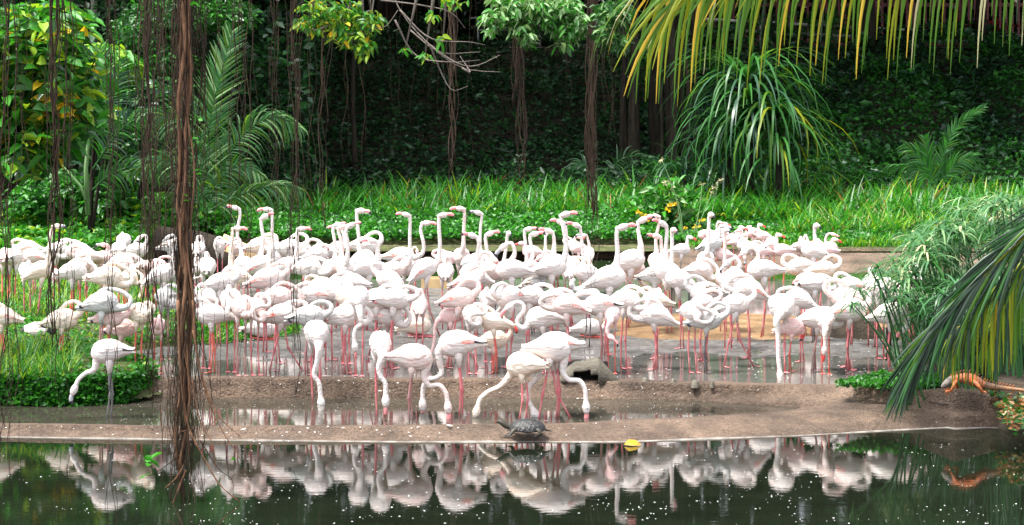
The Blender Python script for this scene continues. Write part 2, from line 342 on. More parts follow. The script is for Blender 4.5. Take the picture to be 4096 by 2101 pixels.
def polybank(name, poly, h, z0, m, grid=.07):
    a = np.array([XY(p, r, z0)[:2] for p, r in poly]); xs = np.arange(a[:, 0].min() - .1, a[:, 0].max() + .1, grid); ys = np.arange(a[:, 1].min() - .1, a[:, 1].max() + .1, grid)
    gx, gy = np.meshgrid(xs, ys); f = gx.ravel(), gy.ravel()
    ins = inpoly([tuple(q) for q in a], *f)
    d = np.full(len(f[0]), 9.)
    for i in range(len(a)):
        p, q = a[i - 1], a[i]; e = q - p; t = np.clip(((f[0] - p[0]) * e[0] + (f[1] - p[1]) * e[1]) / (e @ e), 0, 1)
        d = np.minimum(d, np.hypot(f[0] - p[0] - t * e[0], f[1] - p[1] - t * e[1]))
    d = np.where(ins, d, -d); z = z0 - .12 + (h + .12) * np.clip((d + .12) / .3, 0, 1) ** .6
    z += .03 * np.array([noise.noise(Vector((x * 2, y * 2, 4))) for x, y in zip(*f)])
    idx = np.arange(len(f[0])).reshape(gx.shape); Fq = np.stack([idx[:-1, :-1], idx[:-1, 1:], idx[1:, 1:], idx[1:, :-1]], -1).reshape(-1, 4)
    keep = (d > -.25)[Fq].all(1); return tag(npmesh(name, np.stack([f[0], f[1], z], 1), Fq[keep], None, [m], None, True), kind='structure')
polybank('left_grass_bank', LB, .13, .2, M['soil'])
LF = [(-60, 272), (40, 272), (60, 268), (120, 262), (190, 256), (232, 250), (250, 246), (245, 236), (130, 232), (-60, 232)]
polybank('far_left_bank', LF, .25, .2, M['soil'], .2)
# far bank and its concrete kerb / ledge
w1 = [(-300, 255.5), (640, 255.5), (668, 272), (860, 273), (900, 268), (1400, 266)]
w2 = [(-300, 248), (640, 248), (668, 259), (860, 259), (900, 258), (1400, 256)]
w3 = [(-300, 247.3), (640, 247.3), (668, 251.5), (860, 250.5), (900, 250.5), (1400, 250)]
def lg(p, a, b): t = min(1, max(0, (p - 640) / 28)); return a * (1 - t) + b * t
sheet('far_concrete_ledge', [cz(w1, .05, 2), cz(w1, .17), cz(w2, lambda p: lg(p, .31, .27)), cz(w3, lambda p: lg(p, .33, .30)), cz(w3, .36, -2.)], [M['concrete']], np.arange(-300, 1400, 8.), [1, 3, 3, 2], .006, 2.)
def hz(p, px):
    y = p[1]; hill = np.interp(y, [34, 36, 39.5, 42, 44, 47, 50, 50.5, 53.5, 60, 100], [.30, .38, .5, .65, 1.2, 2.5, 3.62, 3.65, 3.65, 4.2, 9])
    return hill + .10 * noise.noise(Vector((p[0] * .5, y * .5, 0))) * min(1, max(0, (y - 36) / 5)) * (0 if 50 <= y < 54 else 1)
ys = list(np.arange(34.6, 62, .5)) + [65, 70, 80, 95]
V = []; xs = np.arange(-48, 48.1, .75)
for y in ys:
    for x in xs: V.append((x, y, hz((x, y), 0)))
idx = np.arange(len(V)).reshape(len(ys), len(xs)); Fq = np.stack([idx[:-1, :-1], idx[:-1, 1:], idx[1:, 1:], idx[1:, :-1]], -1).reshape(-1, 4)
ym = np.array(V)[Fq].mean(1)[:, 1]
tag(npmesh('hillside_ground', V, Fq, np.where(ym < 40, 0, np.where((ym > 50.2) & (ym < 53.4), 2, 1)), [M['soil'], M['dsoil'], M['path']], None, True), kind='structure')
plane('ground', -150, 150, -60, 160, -.4, M['dsoil'])
# ---------------------------------------------------------------- flamingos
TILE = {'D1': (0, 215, .09464), 'D2': (137.5, 215, .09464), 'D3': (275, 215, .09464), 'D4': (412.5, 215, .09464), 'D5': (550, 215, .09464),
        'D6': (687.5, 215, .09464), 'D7': (825, 215, .09464), 'c1': (0, 200, .1514), 'c2': (225, 187.5, .1325), 'c3': (375, 187.5, .1325),
        'c4': (575, 187.5, .1325), 'c5': (775, 200, .1514), 'c6': (300, 312.5, .16105), 'P': (0, 0, 1)}
def TP(t, x, y): a = TILE[t]; return a[0] + a[2] * x, a[1] + a[2] * y
ST = [(-.325, -.05, .004, .004), (-.29, -.044, .02, .012), (-.24, -.034, .042, .028), (-.18, -.018, .068, .058), (-.11, -.002, .092, .092), (-.04, .004, .108, .114),
      (.03, .006, .112, .121), (.09, .003, .104, .114), (.14, -.002, .085, .094), (.178, -.006, .055, .062), (.2, -.006, .026, .03), (.208, -.006, .004, .005)]
STX = [s[0] for s in ST]
ST = [(x_ * .87, z_, a_ * 1.0, b_ * 1.04) for x_, z_, a_, b_ in ST]
def prof(x): return np.interp(x, STX, [s[1] for s in ST]), np.interp(x, STX, [s[2] for s in ST]), np.interp(x, STX, [s[3] for s in ST])
def headpath(E, d, sc):
    return [E + d * k * sc for k in (.022, .045, .074, .10, .122)], [r * sc for r in (.028, .036, .038, .031, .021)]
POSE = {  # neck control points in the bird's own plane, relative to the body centre: x forward, y sideways, z up
 'tuck': [(.10, 0, -.05), (.185, .0, -.075), (.25, .01, -.06), (.275, .02, .0), (.235, .03, .06), (.16, .035, .11), (.07, .03, .135), (.0, .015, .12), (-.05, 0, .085)],
 'curl': [(.10, 0, -.03), (.19, .02, -.06), (.235, -.03, -.10), (.25, -.11, -.07), (.25, -.12, .01), (.24, -.04, .04), (.23, .06, .035), (.2, .10, .09), (.13, .07, .14), (.05, .03, .145), (-.01, .01, .10)],
 'curl2': [(.10, 0, -.02), (.19, -.05, -.03), (.225, -.10, -.09), (.245, -.03, -.14), (.25, .08, -.12), (.25, .12, -.03), (.235, .05, .03), (.21, -.03, .07), (.14, -.05, .13), (.05, -.02, .145), (-.01, .0, .10)],
 'sleep': [(.10, 0, 0), (.18, 0, .03), (.235, .0, .07), (.225, .01, .13), (.15, .02, .16), (.07, .02, .145), (.0, .01, .10), (-.05, 0, .06)],
 'arch': [(.10, 0, .02), (.185, 0, .08), (.2, 0, .2), (.2, 0, .31), (.25, 0, .385), (.325, 0, .37), (.35, 0, .29)],
 'feed': [(.10, 0, -.02), (.2, 0, -.05), (.255, 0, -.16), (.26, 0, -.3), (.29, 0, -.42), (.33, 0, -.53)],
 'low': [(.10, 0, 0), (.2, 0, .02), (.27, 0, .09), (.29, .0, .18), (.28, 0, .25)],
}
NB = [0]; BIRDS = []
def front_(t, pose): return t == 'c6' or (t == 'c1' and pose == 'feed')
def flamingo(t, cx, cy, hd, pose='tuck', neck=None, face=None, size=1., tint='w', leg='p', bill='p', hb=None, pitch=None, coral=False, dark=False, legs='std', row=None,
             bend=1, label=None, zone=None, sit=False, side=1, width=1., up=.12):
    px, py = TP(t, cx, cy)
    if t != 'c6': size *= .885 * rng.uniform(.94, 1.06); hb = (hb or .70) * 1.11
    if not front_(t, pose): pitch = (pitch if pitch is not None else {'alert': 14, 'feed': -8, 'arch': 8}.get(pose, 2)) + rng.normal() * 4
    if sit: hb_ = .15 * size
    else: hb_ = (hb if hb else .70) * size
    z0 = .2
    for _ in range(3):
        Y = F * (H - z0 - hb_) / (py - HZ)
        frow = HZ + F * (H - .19) / Y
        if frow > 384: z0 = .0
        elif frow > 306 + 0 * Y: z0 = .19
        elif frow < interp(w2, px) and frow < 262: z0 = .32
        else: z0 = .19 if frow > interp(mb, px) else .1
        if row: pass
    front = t == 'c6' or (t == 'c1' and pose == 'feed')
    if front:
        z0 = 0.; Y = max(F * (H - hb_) / (py - HZ), F * (H - .05) / (418.5 - HZ)); hb_ = H - (py - HZ) * Y / F
    if not front and not sit and frow > 376:      # keep the mud birds on the mud: closer birds crouch a little
        z0 = .19; fr_ = 376 - (frow - 376) * .35 if frow < 400 else 372; Y = F * (H - z0) / (fr_ - HZ); hb_ = H - z0 - (py - HZ) * Y / F
    X = (px - 512) * Y / F; th = R(hd); f2 = np.array((math.cos(th), math.sin(th)))
    root = empty('flamingo', (X, Y, z0), None, 'flamingo', 'flamingos of the flock', th)
    root['group'] = 'flamingos of the flock'
    sc = size; s_px = F / Y
    def loc(px_, py_, dep):                        # a point seen at (px_, py_) at depth Y + dep, in the bird's own axes
        y_ = Y + dep; wx = (px_ - 512) * y_ / F - X; wz = H - (py_ - HZ) * y_ / F - z0; wy = dep
        c, s = math.cos(-th), math.sin(-th); return np.array((wx * c - wy * s, wx * s + wy * c, wz))
    cen = np.array((0, 0, hb_))
    if pitch is None: pitch = {'alert': 14, 'feed': -8, 'arch': 8}.get(pose, 2)
    pa = R(pitch); rot = lambda p: np.array((p[0] * math.cos(pa) - p[2] * math.sin(pa), p[1], p[0] * math.sin(pa) + p[2] * math.cos(pa)))
    mb_ = MB(); tor = [(s[0] * sc, 0, s[1] * sc) for s in ST]
    tor = [cen + rot(p) for p in tor]
    mb_.tube(tor, [(s[2] * sc * width, s[3] * sc) for s in ST], 16, 0)
    # neck
    if neck is not None:
        pts = [TP(t, *q) if len(q) == 2 else TP(t, q[0], q[1]) for q in neck]; deps = [q[2] if len(q) > 2 else 0 for q in neck]
        base = math.sin(th) * .17 * sc
        first = loc(*pts[0], base)
        ch = cen + rot(np.array((.10, 0, .0)) * sc)
        Nk = [ch] + [loc(p[0], p[1], base * (1 if abs(hd) > 20 and abs(abs(hd) - 180) > 20 else 0) + d) for p, d in zip(pts, deps)]
    else:
        jx, jz, jt = rng.uniform(.86, 1.12), rng.uniform(.8, 1.25), rng.normal() * .12
        Nk = [cen + (rot(np.array((q[0] * (jx if q[0] > .15 else 1), q[1] + jt * max(0, q[0] - .1) * 2, q[2] * jz)) * sc * np.array((1, side, 1)))) for q in POSE[pose]]
    Nk = np.array(Nk); P = catmull(Nk, 26); u = np.linspace(0, 1, 26)
    Ltot = np.linalg.norm(np.diff(P, axis=0), axis=1).sum()
    ub = .13 / max(Ltot, .2) * sc
    rad = np.where(u < ub * 2, .0255 + (.062 - .0255) * np.clip(1 - u / (ub * 2), 0, 1) ** 1.5, .0255 - .004 * u) * sc
    dirn = P[-1] - P[-3]; dirn /= np.linalg.norm(dirn)
    if face is not None:                            # world direction of the face: r, l, f (to the camera), b, with tilt
        fd = {'r': (1, -.25, up), 'l': (-1, -.25, up), 'f': (.25, -1, .05), 'b': (0.2, 1, .05), 'rd': (.75, -.2, -.6), 'ld': (-.75, -.2, -.6), 'd': (.1, -.1, -1)}[face]
        c, s = math.cos(-th), math.sin(-th); dirn = np.array((fd[0] * c - fd[1] * s, fd[0] * s + fd[1] * c, fd[2])); dirn /= np.linalg.norm(dirn)
    hp, hr = headpath(P[-1], dirn, sc)
    full = np.concatenate([P, hp]); fr = list(rad) + hr
    if face is not None:                            # round the bend into the head
        full[24] = full[24] * .7 + full[26] * .3; full[23] = full[23] * .85 + full[26] * .15
    mb_.tube(full, fr, 10, 0)
    he = full[-1]; hz3 = np.array((0, 0, 1.)); sidev = np.cross(dirn, hz3)
    if np.linalg.norm(sidev) < .35: sidev = np.array((0, 1., 0)) 
    sidev /= np.linalg.norm(sidev); dn = np.cross(dirn, sidev); dn = dn / np.linalg.norm(dn)
    if dn[2] > 0 and face is not None: dn = -dn
    if face is None: dn = dn * (1 if dn[0] < 0 else -1) * bend
    # eyes
    for sg in (-1, 1):
        e = hp[2] + sidev * sg * .031 * sc - dn * .008 * sc
        mb_.tube([e - sidev * sg * .004 * sc, e + sidev * sg * .006 * sc], [.006 * sc, .004 * sc], 6, 2)
    # legs: feathered thigh, shank with knee, webbed foot (same mesh: one body)
    LZ = hb_; kz = .40 * LZ
    if not sit:
        off = rng.uniform(-.03, .03); st = {'std': ((.01 + off, .035), (-.02 + off, -.03)), 'walk': ((.20, .035), (-.12, -.03)), 'one': ((.0, .01), None), 'kick': ((.0, .02), (-.30, -.02))}[legs]
        for li, ft in enumerate(st):
            sy = (.045, -.045)[li] * sc; hip = cen + rot(np.array((-.0, 0, -.06)) * sc) + np.array((0, sy, 0))
            if ft is None:
                kn = hip + np.array((.07 * sc, 0, -.12 * sc)); foot = kn + np.array((-.10 * sc, 0, .03 * sc))
            elif legs == 'kick' and li == 1:
                kn = hip + np.array((-.16 * sc, 0, -.13 * sc)); foot = kn + np.array((-.05, 0, -.27 * sc))
            else:
                foot = np.array((ft[0], ft[1], .0)); kn = np.array(((hip[0] * .6 + foot[0] * .4) - .025 * sc, (hip[1] + foot[1]) / 2, kz))
            q = hip + (kn - hip) * .42
            mb_.tube([hip, hip + (q - hip) * .5, q], [(.042 * sc, .05 * sc), (.024 * sc, .03 * sc), .0105 * sc], 8, 0)
            mb_.tube([hip + (kn - hip) * .25, q, kn - (kn - hip) * .06, kn, kn + (foot - kn) * .06, kn + (foot - kn) * .5, foot], np.array([.010, .010, .0105, .0165, .0105, .008, .010]) * sc, 7, 1)
            if z0 > .15 or ft is None or (legs == 'kick' and li == 1):
                fx = foot; fz = .006
                if ft is None or (legs == 'kick' and li == 1): mb_.add([fx, fx + np.array((-.02, .012, -.08)) * sc, fx + np.array((.012, 0, -.085)) * sc, fx + np.array((-.02, -.012, -.08)) * sc], [(0, 1, 2), (0, 2, 3)], 1)
                else: mb_.add([fx + np.array((-.012, 0, .012)), fx + np.array((.06, .035, fz)) * sc, fx + np.array((.075, 0, fz)) * sc, fx + np.array((.06, -.035, fz)) * sc], [(0, 1, 2), (0, 2, 3)], 1)
    else:
        for sy in (.05, -.05):
            mb_.tube([(-.12 * sc, sy, .04), (.0, sy * 1.1, .02), (.16 * sc, sy * 1.3, .02), (.22 * sc, sy * 1.4, .012)], np.array([.01, .012, .011, .006]) * sc, 6, 1)
    fm = {'w': 'feather', 'b': 'feather2', 'k': 'pink', 'p': 'peach', 'g': 'grey', 'j': 'grey'}[tint]
    lm = {'p': 'legp', 'r': 'legr', 'b': 'legb', 'g': 'legg'}[leg]
    mb_.build('body', [M[fm], M[lm], M['black']], root)
    # bill
    bb = MB(); q_ = sc * 1.08; bp = [he - dirn * .012 * sc, he + dirn * .012 * q_, he + dirn * .035 * q_ + dn * .003 * q_, he + dirn * .057 * q_ + dn * .012 * q_, he + dirn * .070 * q_ + dn * .03 * q_, he + dirn * .076 * q_ + dn * .05 * q_]
    bb.tube(bp, [(.015 * q_, .019 * q_), (.014 * q_, .020 * q_), (.014 * q_, .021 * q_), (.013 * q_, .02 * q_), (.011 * q_, .015 * q_), (.004 * q_, .005 * q_)], 8, [0, 0, 0, 1 if tint in 'kjg' or bill == 'g' or rng.random() < .4 else 0, 1])
    bb.build('bill', [M[{'p': 'billp', 'r': 'billr', 'g': 'billg'}[bill]], M['billk']], root)
    # folded wings
    NU, NV = 14, 12
    for sg in (1, -1):
        V = []; 
        for i in range(NU + 1):
            u_ = i / NU; x = .12 - u_ * .395; zc, ry, rz = prof(max(x, -.235)); ry = max(ry, .022); rz = max(rz, .018)
            for j in range(NV + 1):
                v = j / NV; lo = 108 - 36 * u_ ** 1.3; hi = 8 + 10 * (1 - u_) ** 2
                # edge taper at the shoulder
                mid = 55; w_ = min(1, (u_ * 5) ** .6); a = R(mid + ((hi if v < .5 else lo) - mid) * abs(2 * v - 1) * w_ if True else 0)
                o_ = (.013 * math.sin(math.pi * min(1, v * 1.0)) ** .5 + .009 * (((v * 3.2 + u_ * 1.2) % 1.) - .5) * (u_ > .12)) * min(1, u_ * 6) - .003
                V.append(cen + rot(np.array((x, sg * (ry * width + o_) * math.sin(a), zc + (rz + o_) * math.cos(a))) * sc))
        fs = []; ms = []
        for i in range(NU):
            for j in range(NV):
                k = i * (NV + 1) + j; q = (k, k + 1, k + NV + 2, k + NV + 1); fs.append(q if sg > 0 else q[::-1]); m_ = 0
                if coral and ((j in (NV - 2, NV - 3) and 6 <= i <= 10) or (j == NV - 1 and 7 <= i <= 11) or (j == NV - 4 and i in (7, 8))): m_ = 1
                if dark and (i >= 10 and j >= NV - 4): m_ = 2
                if tint == 'j' and i > 3: m_ = 3
                ms.append(m_)
        wb = MB(); wb.add(V, fs, ms); wb.build('wing', [M[fm], M['coral'], M['black'], M['juvw']], root)
    BIRDS.append(dict(o=root, px=px, row=py, pose='sit' if sit else pose, tint=tint, label=label, hd=hd, face=face, size=size, Y=Y, bill=bill, leg=leg))
    return root
B = flamingo
# --- front row in the middle pool
B('c6', 100, 130, -75, 'feed', neck=[(118, 225), (108, 300), (88, 385), (118, 440), (128, 520)], tint='w', label='white flamingo seen head-on, leftmost of the front row, neck dipping straight into the pool')
B('c6', 498, 200, -85, 'feed', neck=[(512, 275), (492, 340), (500, 395), (530, 440), (533, 505)], width=.85, label='rounded white flamingo seen head-on with its kinked neck hanging to the pool by the rim')
B('c6', 705, 280, 0, 'feed', neck=[(785, 330), (768, 390), (800, 452), (865, 452), (905, 500), (914, 545)], tint='b', coral=False, leg='b', label='white flamingo bowing right, its S-bent neck ending in the pool beside pink legs')
B('c6', 975, 195, 180, 'feed', neck=[(868, 235), (868, 310), (880, 375), (845, 408), (790, 420, .12), (765, 470, .15), (762, 530, .15)], coral=True, dark=True, label='large white flamingo with black and pink wing tip bowing left in the front row', width=1)
B('c6', 1385, 325, 150, 'feed', neck=[(1310, 385), (1245, 455), (1170, 492), (1120, 535), (1106, 575)], tint='p', size=.95, label='cream flamingo stretching its neck low to the left, left of the turtle')
B('c6', 1585, 205, 180, 'feed', neck=[(1475, 240), (1487, 330), (1480, 400), (1425, 455), (1415, 530), (1440, 590)], coral=True, label='white flamingo right above the turtle with a coral patch on its wing')
B('c6', 1560, 225, 0, 'feed', neck=[(1640, 285), (1632, 365), (1665, 415), (1735, 425), (1768, 475), (1775, 545)], tint='w', hb=.68, legs='walk', label='white flamingo half hidden in the front row, its yellowish head arching down right')
B('c1', 715, 1000, 180, 'feed', neck=[(640, 1065), (622, 1120), (565, 1145), (520, 1185), (505, 1215)], tint='w', leg='g', bill='g', dark=True, label='white flamingo with grey legs feeding alone at the edge of the leafy bank')
B('c6', 1205, 170, 0, 'low', neck=[(1270, 168), (1306, 130), (1302, 80), (1282, 50)], face='rd', size=.78, tint='p', leg='r', bill='r', hb=.62, label='small peach flamingo with a red and black bill standing behind the front row')
# --- birds on the mud and the far water, tile by tile
B('D1', 60, 450, 95, 'tuck', tint='b', leg='r'); B('D1', 142, 455, 80, 'tuck', leg='r')
B('D1', 290, 350, 180, 'sleep', tint='p'); B('D1', 600, 375, 0, 'sleep'); B('D1', 350, 445, 180, 'tuck', tint='b', coral=True)
B('D1', 430, 590, 20, 'alert', neck=[(505, 560), (515, 420), (527, 280), (545, 165), (548, 125)], face='r', tint='p', bill='g', label='cream flamingo on the left with its straight neck raised above all its neighbours')
B('D1', 825, 385, 180, 'tuck', dark=True); B('D1', 905, 440, 180, 'sleep', tint='b'); B('D1', 770, 600, 0, 'tuck', leg='r'); B('D1', 885, 560, -60, 'sleep', tint='b', leg='r')
B('D1', 1085, 460, 0, 'low', neck=[(1130, 400), (1142, 350), (1142, 320)], face='l', tint='k', size=.85, bill='g'); B('D1', 1250, 380, -80, 'curl'); B('D1', 1305, 285, 90, 'tuck')
B('D1', 1445, 375, 0, 'arch', neck=[(1530, 345), (1548, 270), (1540, 220), (1510, 215)], face='ld', leg='g', bill='g', size=.9)
B('D1', 1135, 655, 0, 'tuck', tint='p', leg='r', size=1.05); B('D1', 1290, 510, -30, 'tuck', tint='b', leg='r'); B('D1', 1345, 675, 0, 'tuck', tint='p', leg='r', size=.85)
B('D1', 1530, 555, 180, 'feed', neck=[(1490, 620), (1505, 700), (1498, 770), (1490, 820)], tint='k', bill='r', leg='r', size=.85, label='deep pink flamingo reaching its neck straight down, left of the big root')
B('D1', 1655, 545, 0, 'sleep', tint='k', leg='r', size=.9); B('D1', 1075, 930, 0, 'tuck', tint='g', leg='b')
B('D1', 655, 1110, 0, 'sleep', tint='p', leg='r', label='peach flamingo standing on the leafy bank with its folded neck tucked, above the pied duck'); B('D1', 1160, 1085, 0, 'sleep', tint='k', leg='r', size=.9)
B('D1', 1290, 1200, 0, 'sleep', tint='k', leg='r', size=.85); B('D1', 1475, 1040, -40, 'sleep', tint='p', leg='r'); B('D1', 1665, 1180, -80, 'sleep', tint='k', leg='r', size=.8)
B('D1', 15, 1075, 180, 'tuck', tint='p', coral=True, leg='r'); B('D1', 285, 595, -80, 'tuck', size=.9)
B('D1', 595, 645, 90, 'tuck', tint='k', leg='r', size=.75)
B('D2', 250, 640, 20, 'alert', neck=[(335, 620), (365, 520), (368, 400), (352, 280)], face='r', bill='g'); B('D2', 290, 870, -60, 'curl', tint='g', leg='b', dark=True)
B('D2', 340, 330, 0, 'arch', neck=[(385, 320), (400, 260), (380, 215), (345, 215)], face='ld', tint='j', leg='g', size=.8, bill='g')
B('D2', 640, 370, 90, 'sleep'); B('D2', 655, 560, -80, 'curl2'); B('D2', 735, 555, 95, 'sleep'); B('D2', 725, 890, -88, 'curl', side=-1, label='white flamingo facing front with grey neck looped in an S, right of the big root')
B('D2', 985, 900, -80, 'curl2', label='white flamingo facing front with neck curled in a ring, right of the S-necked one'); B('D2', 780, 1055, 180, 'sleep', leg='r'); B('D2', 880, 720, 0, 'sleep')
B('D2', 870, 335, -85, 'arch', neck=[(830, 310), (835, 260), (868, 235), (900, 262)], face='rd', size=.85); B('D2', 1035, 640, 180, 'alert', neck=[(985, 580), (985, 400), (1003, 250), (1000, 150)], face='r', tint='p', label='cream flamingo with raised neck facing right before the log')
B('c2', 150, 590, 150, 'alert', neck=[(125, 500), (95, 380), (98, 300), (115, 200), (112, 165)], face='l', up=.35, label='tall white flamingo with raised neck, its pink bill turned up left, behind the log')
B('D2', 1045, 350, -90, 'arch', neck=[(1080, 330), (1080, 270), (1050, 245), (1015, 265)], face='ld', tint='b', size=.85)
B('c2', 250, 590, 30, 'alert', neck=[(270, 520), (290, 400), (278, 310), (268, 240)], face='r', up=.6, coral=True); B('c2', 365, 555, -95, 'alert', neck=[(360, 460), (355, 370), (358, 270), (355, 170)], face='l', up=.1)
B('D2', 1290, 330, 0, 'sleep', tint='p'); B('D2', 1485, 375, 180, 'sleep'); B('D2', 1605, 350, 0, 'sleep'); B('c2', 460, 600, 30, 'alert', neck=[(530, 540), (543, 450), (545, 350), (545, 315)], face='r', tint='w', bill='p')
B('D2', 1380, 680, 0, 'sleep', tint='b', coral=True, size=1.1); B('D2', 1240, 990, -60, 'curl', tint='b'); B('D2', 1480, 870, 0, 'tuck', tint='b'); B('c2', 430, 965, 0, 'sleep', tint='w', coral=True, leg='p', legs='walk')
B('D2', 1310, 1195, 0, 'sleep', sit=True, leg='r', label='white flamingo lying down on the grass strip behind the big root'); B('D2', 1100, 980, -70, 'tuck', tint='b', leg='b')
B('D3', 350, 560, -20, 'tuck'); B('c2', 800, 610, 60, 'alert', neck=[(832, 520), (830, 420), (815, 330), (818, 290)], face='r', up=.3); B('c2', 850, 600, 40, 'alert', neck=[(880, 520), (880, 420), (858, 340), (850, 310)], face='r', up=.35, tint='b')
B('c2', 840, 470, 60, 'alert', neck=[(908, 440), (900, 380), (885, 330), (870, 300)], face='l', tint='w', size=.95); B('c2', 905, 625, -80, 'alert', neck=[(922, 540), (928, 430), (912, 340), (918, 305)], face='r', up=.55)
B('c2', 1040, 550, 30, 'alert', neck=[(1018, 480), (1010, 380), (1000, 280), (990, 175)], face='r', up=.0, label='tall white flamingo with raised neck and dark-tipped bill turned right, left of the dark rim')
B('D3', 950, 325, 0, 'sleep'); B('D3', 985, 560, 20, 'arch', neck=[(1085, 480), (1085, 380), (1090, 320), (1080, 285)], face='l', up=.2, legs='std', tint='w')
B('D3', 500, 385, 180, 'sleep'); B('D3', 445, 420, 0, 'low', neck=[(440, 400), (440, 350), (445, 310)], face='r', size=.9, up=-.2); B('D3', 310, 400, 0, 'arch', neck=[(300, 380), (315, 335), (350, 320), (375, 345)], face='d', size=.85)
B('D3', 1330, 440, 0, 'alert', neck=[(1480, 450), (1560, 400), (1570, 300), (1540, 170), (1548, 90)], face='r', up=.1, pitch=0, label='white flamingo reaching its bent neck up and right over the dark water', coral=True)
B('D3', 1400, 560, -100, 'alert', neck=[(1425, 470), (1425, 350), (1425, 200), (1430, 10)], face='l', up=.3, width=.95, label='white flamingo standing front-on with a straight raised neck and bill turned left')
B('c3', 375, 615, 25, 'alert', neck=[(470, 560), (490, 450), (485, 330), (478, 215)], face='r', up=.2, pitch=28, coral=True, legs='walk', hb=.78, label='white flamingo striding with long pink legs apart and neck held upright')
B('D3', 1210, 700, 155, 'sleep', pitch=22, tint='w'); B('D3', 1235, 590, 10, 'sleep', tint='b'); B('D3', 1470, 500, 180, 'arch', neck=[(1460, 430), (1450, 370), (1475, 340), (1500, 360)], face='d', size=.7, tint='k')
B('D3', 390, 850, 180, 'tuck', tint='w', coral=True); B('D3', 590, 800, -40, 'tuck'); B('D3', 500, 760, 150, 'sleep', tint='p'); B('D3', 750, 860, -70, 'tuck', tint='p')
B('c2', 1010, 830, -90, 'feed', neck=[(1020, 960), (1030, 1030), (992, 1058), (975, 1110), (977, 1160)], pitch=-20, hb=.8, label='white flamingo seen from the front with its neck hooked and head hanging toward the mud')
B('D3', 810, 720, 160, 'tuck', tint='w', leg='r'); B('D3', 745, 1075, 0, 'tuck', tint='w', hb=.64, label='white flamingo with neck looped in a ring, behind the two head-on front birds')
B('D3', 360, 1075, 10, 'sleep', tint='g', dark=True, leg='b', hb=.62); B('D3', 1190, 1070, 0, 'tuck', tint='w', hb=.54, legs='kick', coral=True, label='white flamingo preening with one knee lifted behind it, left of the sitting bird')
B('D3', 1080, 890, 0, 'sleep', tint='w'); B('D3', 1260, 890, 0, 'sleep'); B('D3', 1500, 1165, 0, 'arch', sit=True, neck=[(1470, 1090), (1455, 980), (1490, 920), (1550, 920), (1590, 980), (1595, 1030)], face='d', tint='p', label='flamingo resting on the mud with a hooked neck and black bill tip')
B('c2', 1470, 900, 90, 'arch', neck=[(1450, 850), (1450, 800), (1475, 770), (1492, 800)], face='d', size=.8, tint='b')
B('D4', 350, 610, 90, 'sleep'); B('D4', 370, 460, 180, 'sleep', tint='k', size=.85)
B('D4', 520, 450, -92, 'alert', neck=[(537, 340), (540, 200), (548, 60), (552, -60)], face='l', up=.15, tint='b', label='white flamingo facing the camera, tallest of the raised necks near the picture middle')
B('D4', 625, 520, -60, 'tuck', tint='g'); B('D4', 745, 470, 0, 'alert', neck=[(722, 380), (715, 260), (720, 120), (738, -10)], face='l', up=.3, bill='g', label='white flamingo with a raised neck and grey bill, right of the tallest one')
B('c3', 745, 660, 180, 'alert', neck=[(765, 600), (772, 500), (782, 420), (770, 375)], face='l', up=.35, coral=False); B('D4', 815, 590, 90, 'alert', neck=[(795, 480), (785, 360), (770, 250), (772, 215)], face='r', up=.4, size=.95)
B('c3', 850, 640, 0, 'arch', neck=[(815, 610), (790, 550), (800, 505), (840, 490), (870, 520)], face='rd', tint='b', label='white flamingo bending its neck over with a large pink bill pointing down right')
B('c3', 930, 640, -90, 'alert', neck=[(965, 580), (985, 480), (995, 400), (1000, 345)], face='f', size=.95, bill='g', leg='g'); B('D4', 1045, 580, 180, 'arch', neck=[(1050, 470), (1080, 390), (1050, 300), (1005, 300)], face='ld', size=1.15, bill='g', label='white flamingo whose raised neck folds over so its head hangs to the left')
B('D4', 1200, 590, -80, 'alert', neck=[(1210, 500), (1200, 350), (1185, 220), (1182, 160)], face='r', up=.25, size=.95); B('D4', 1260, 600, -60, 'alert', neck=[(1245, 520), (1270, 420), (1245, 280), (1240, 215)], face='r', up=.3, size=.95)
B('D4', 1265, 390, 180, 'low', neck=[(1190, 400), (1175, 340), (1180, 290)], face='l', tint='k', bill='r', leg='r', size=.8, up=-.2); B('D4', 1460, 570, 180, 'arch', neck=[(1480, 470), (1460, 400), (1410, 385), (1380, 420)], face='ld', tint='b')
B('D4', 1420, 500, 90, 'alert', neck=[(1405, 400), (1405, 300), (1405, 210)], face='b', size=.85, leg='g', bill='g'); B('c3', 1370, 580, 150, 'alert', neck=[(1345, 500), (1352, 420), (1345, 340)], face='l', up=.35)
B('D4', 1470, 550, 0, 'alert', neck=[(1610, 440), (1620, 300), (1590, 120), (1560, 10)], face='r', up=.3, pitch=5, size=1.1, label='large white flamingo, neck raised, pink bill turned up right, left of the middle vines'); B('c3', 1460, 600, 90, 'alert', neck=[(1440, 500), (1445, 400), (1438, 300), (1435, 275)], face='l', up=.4)
B('c3', 700, 715, 0, 'sleep', tint='b', coral=True); B('c3', 630, 840, 0, 'sleep', tint='b', coral=True, legs='walk', label='white flamingo with coral lower wing and left-pointing tail, walking on bright pink legs')
B('D4', 800, 890, -85, 'curl2', label='white flamingo facing front with thick neck wound in an S, mid flock'); B('D4', 630, 1060, -75, 'curl', width=.95, hb=.62)
B('D4', 1010, 860, -130, 'sleep', tint='w', coral=True); B('D4', 1270, 740, 0, 'arch', tint='j', leg='g', bill='g', neck=[(1360, 720), (1385, 680), (1330, 620), (1335, 560), (1380, 580), (1400, 630)], size=.85, face='d', label='brown mottled young flamingo with a thin looping grey neck')
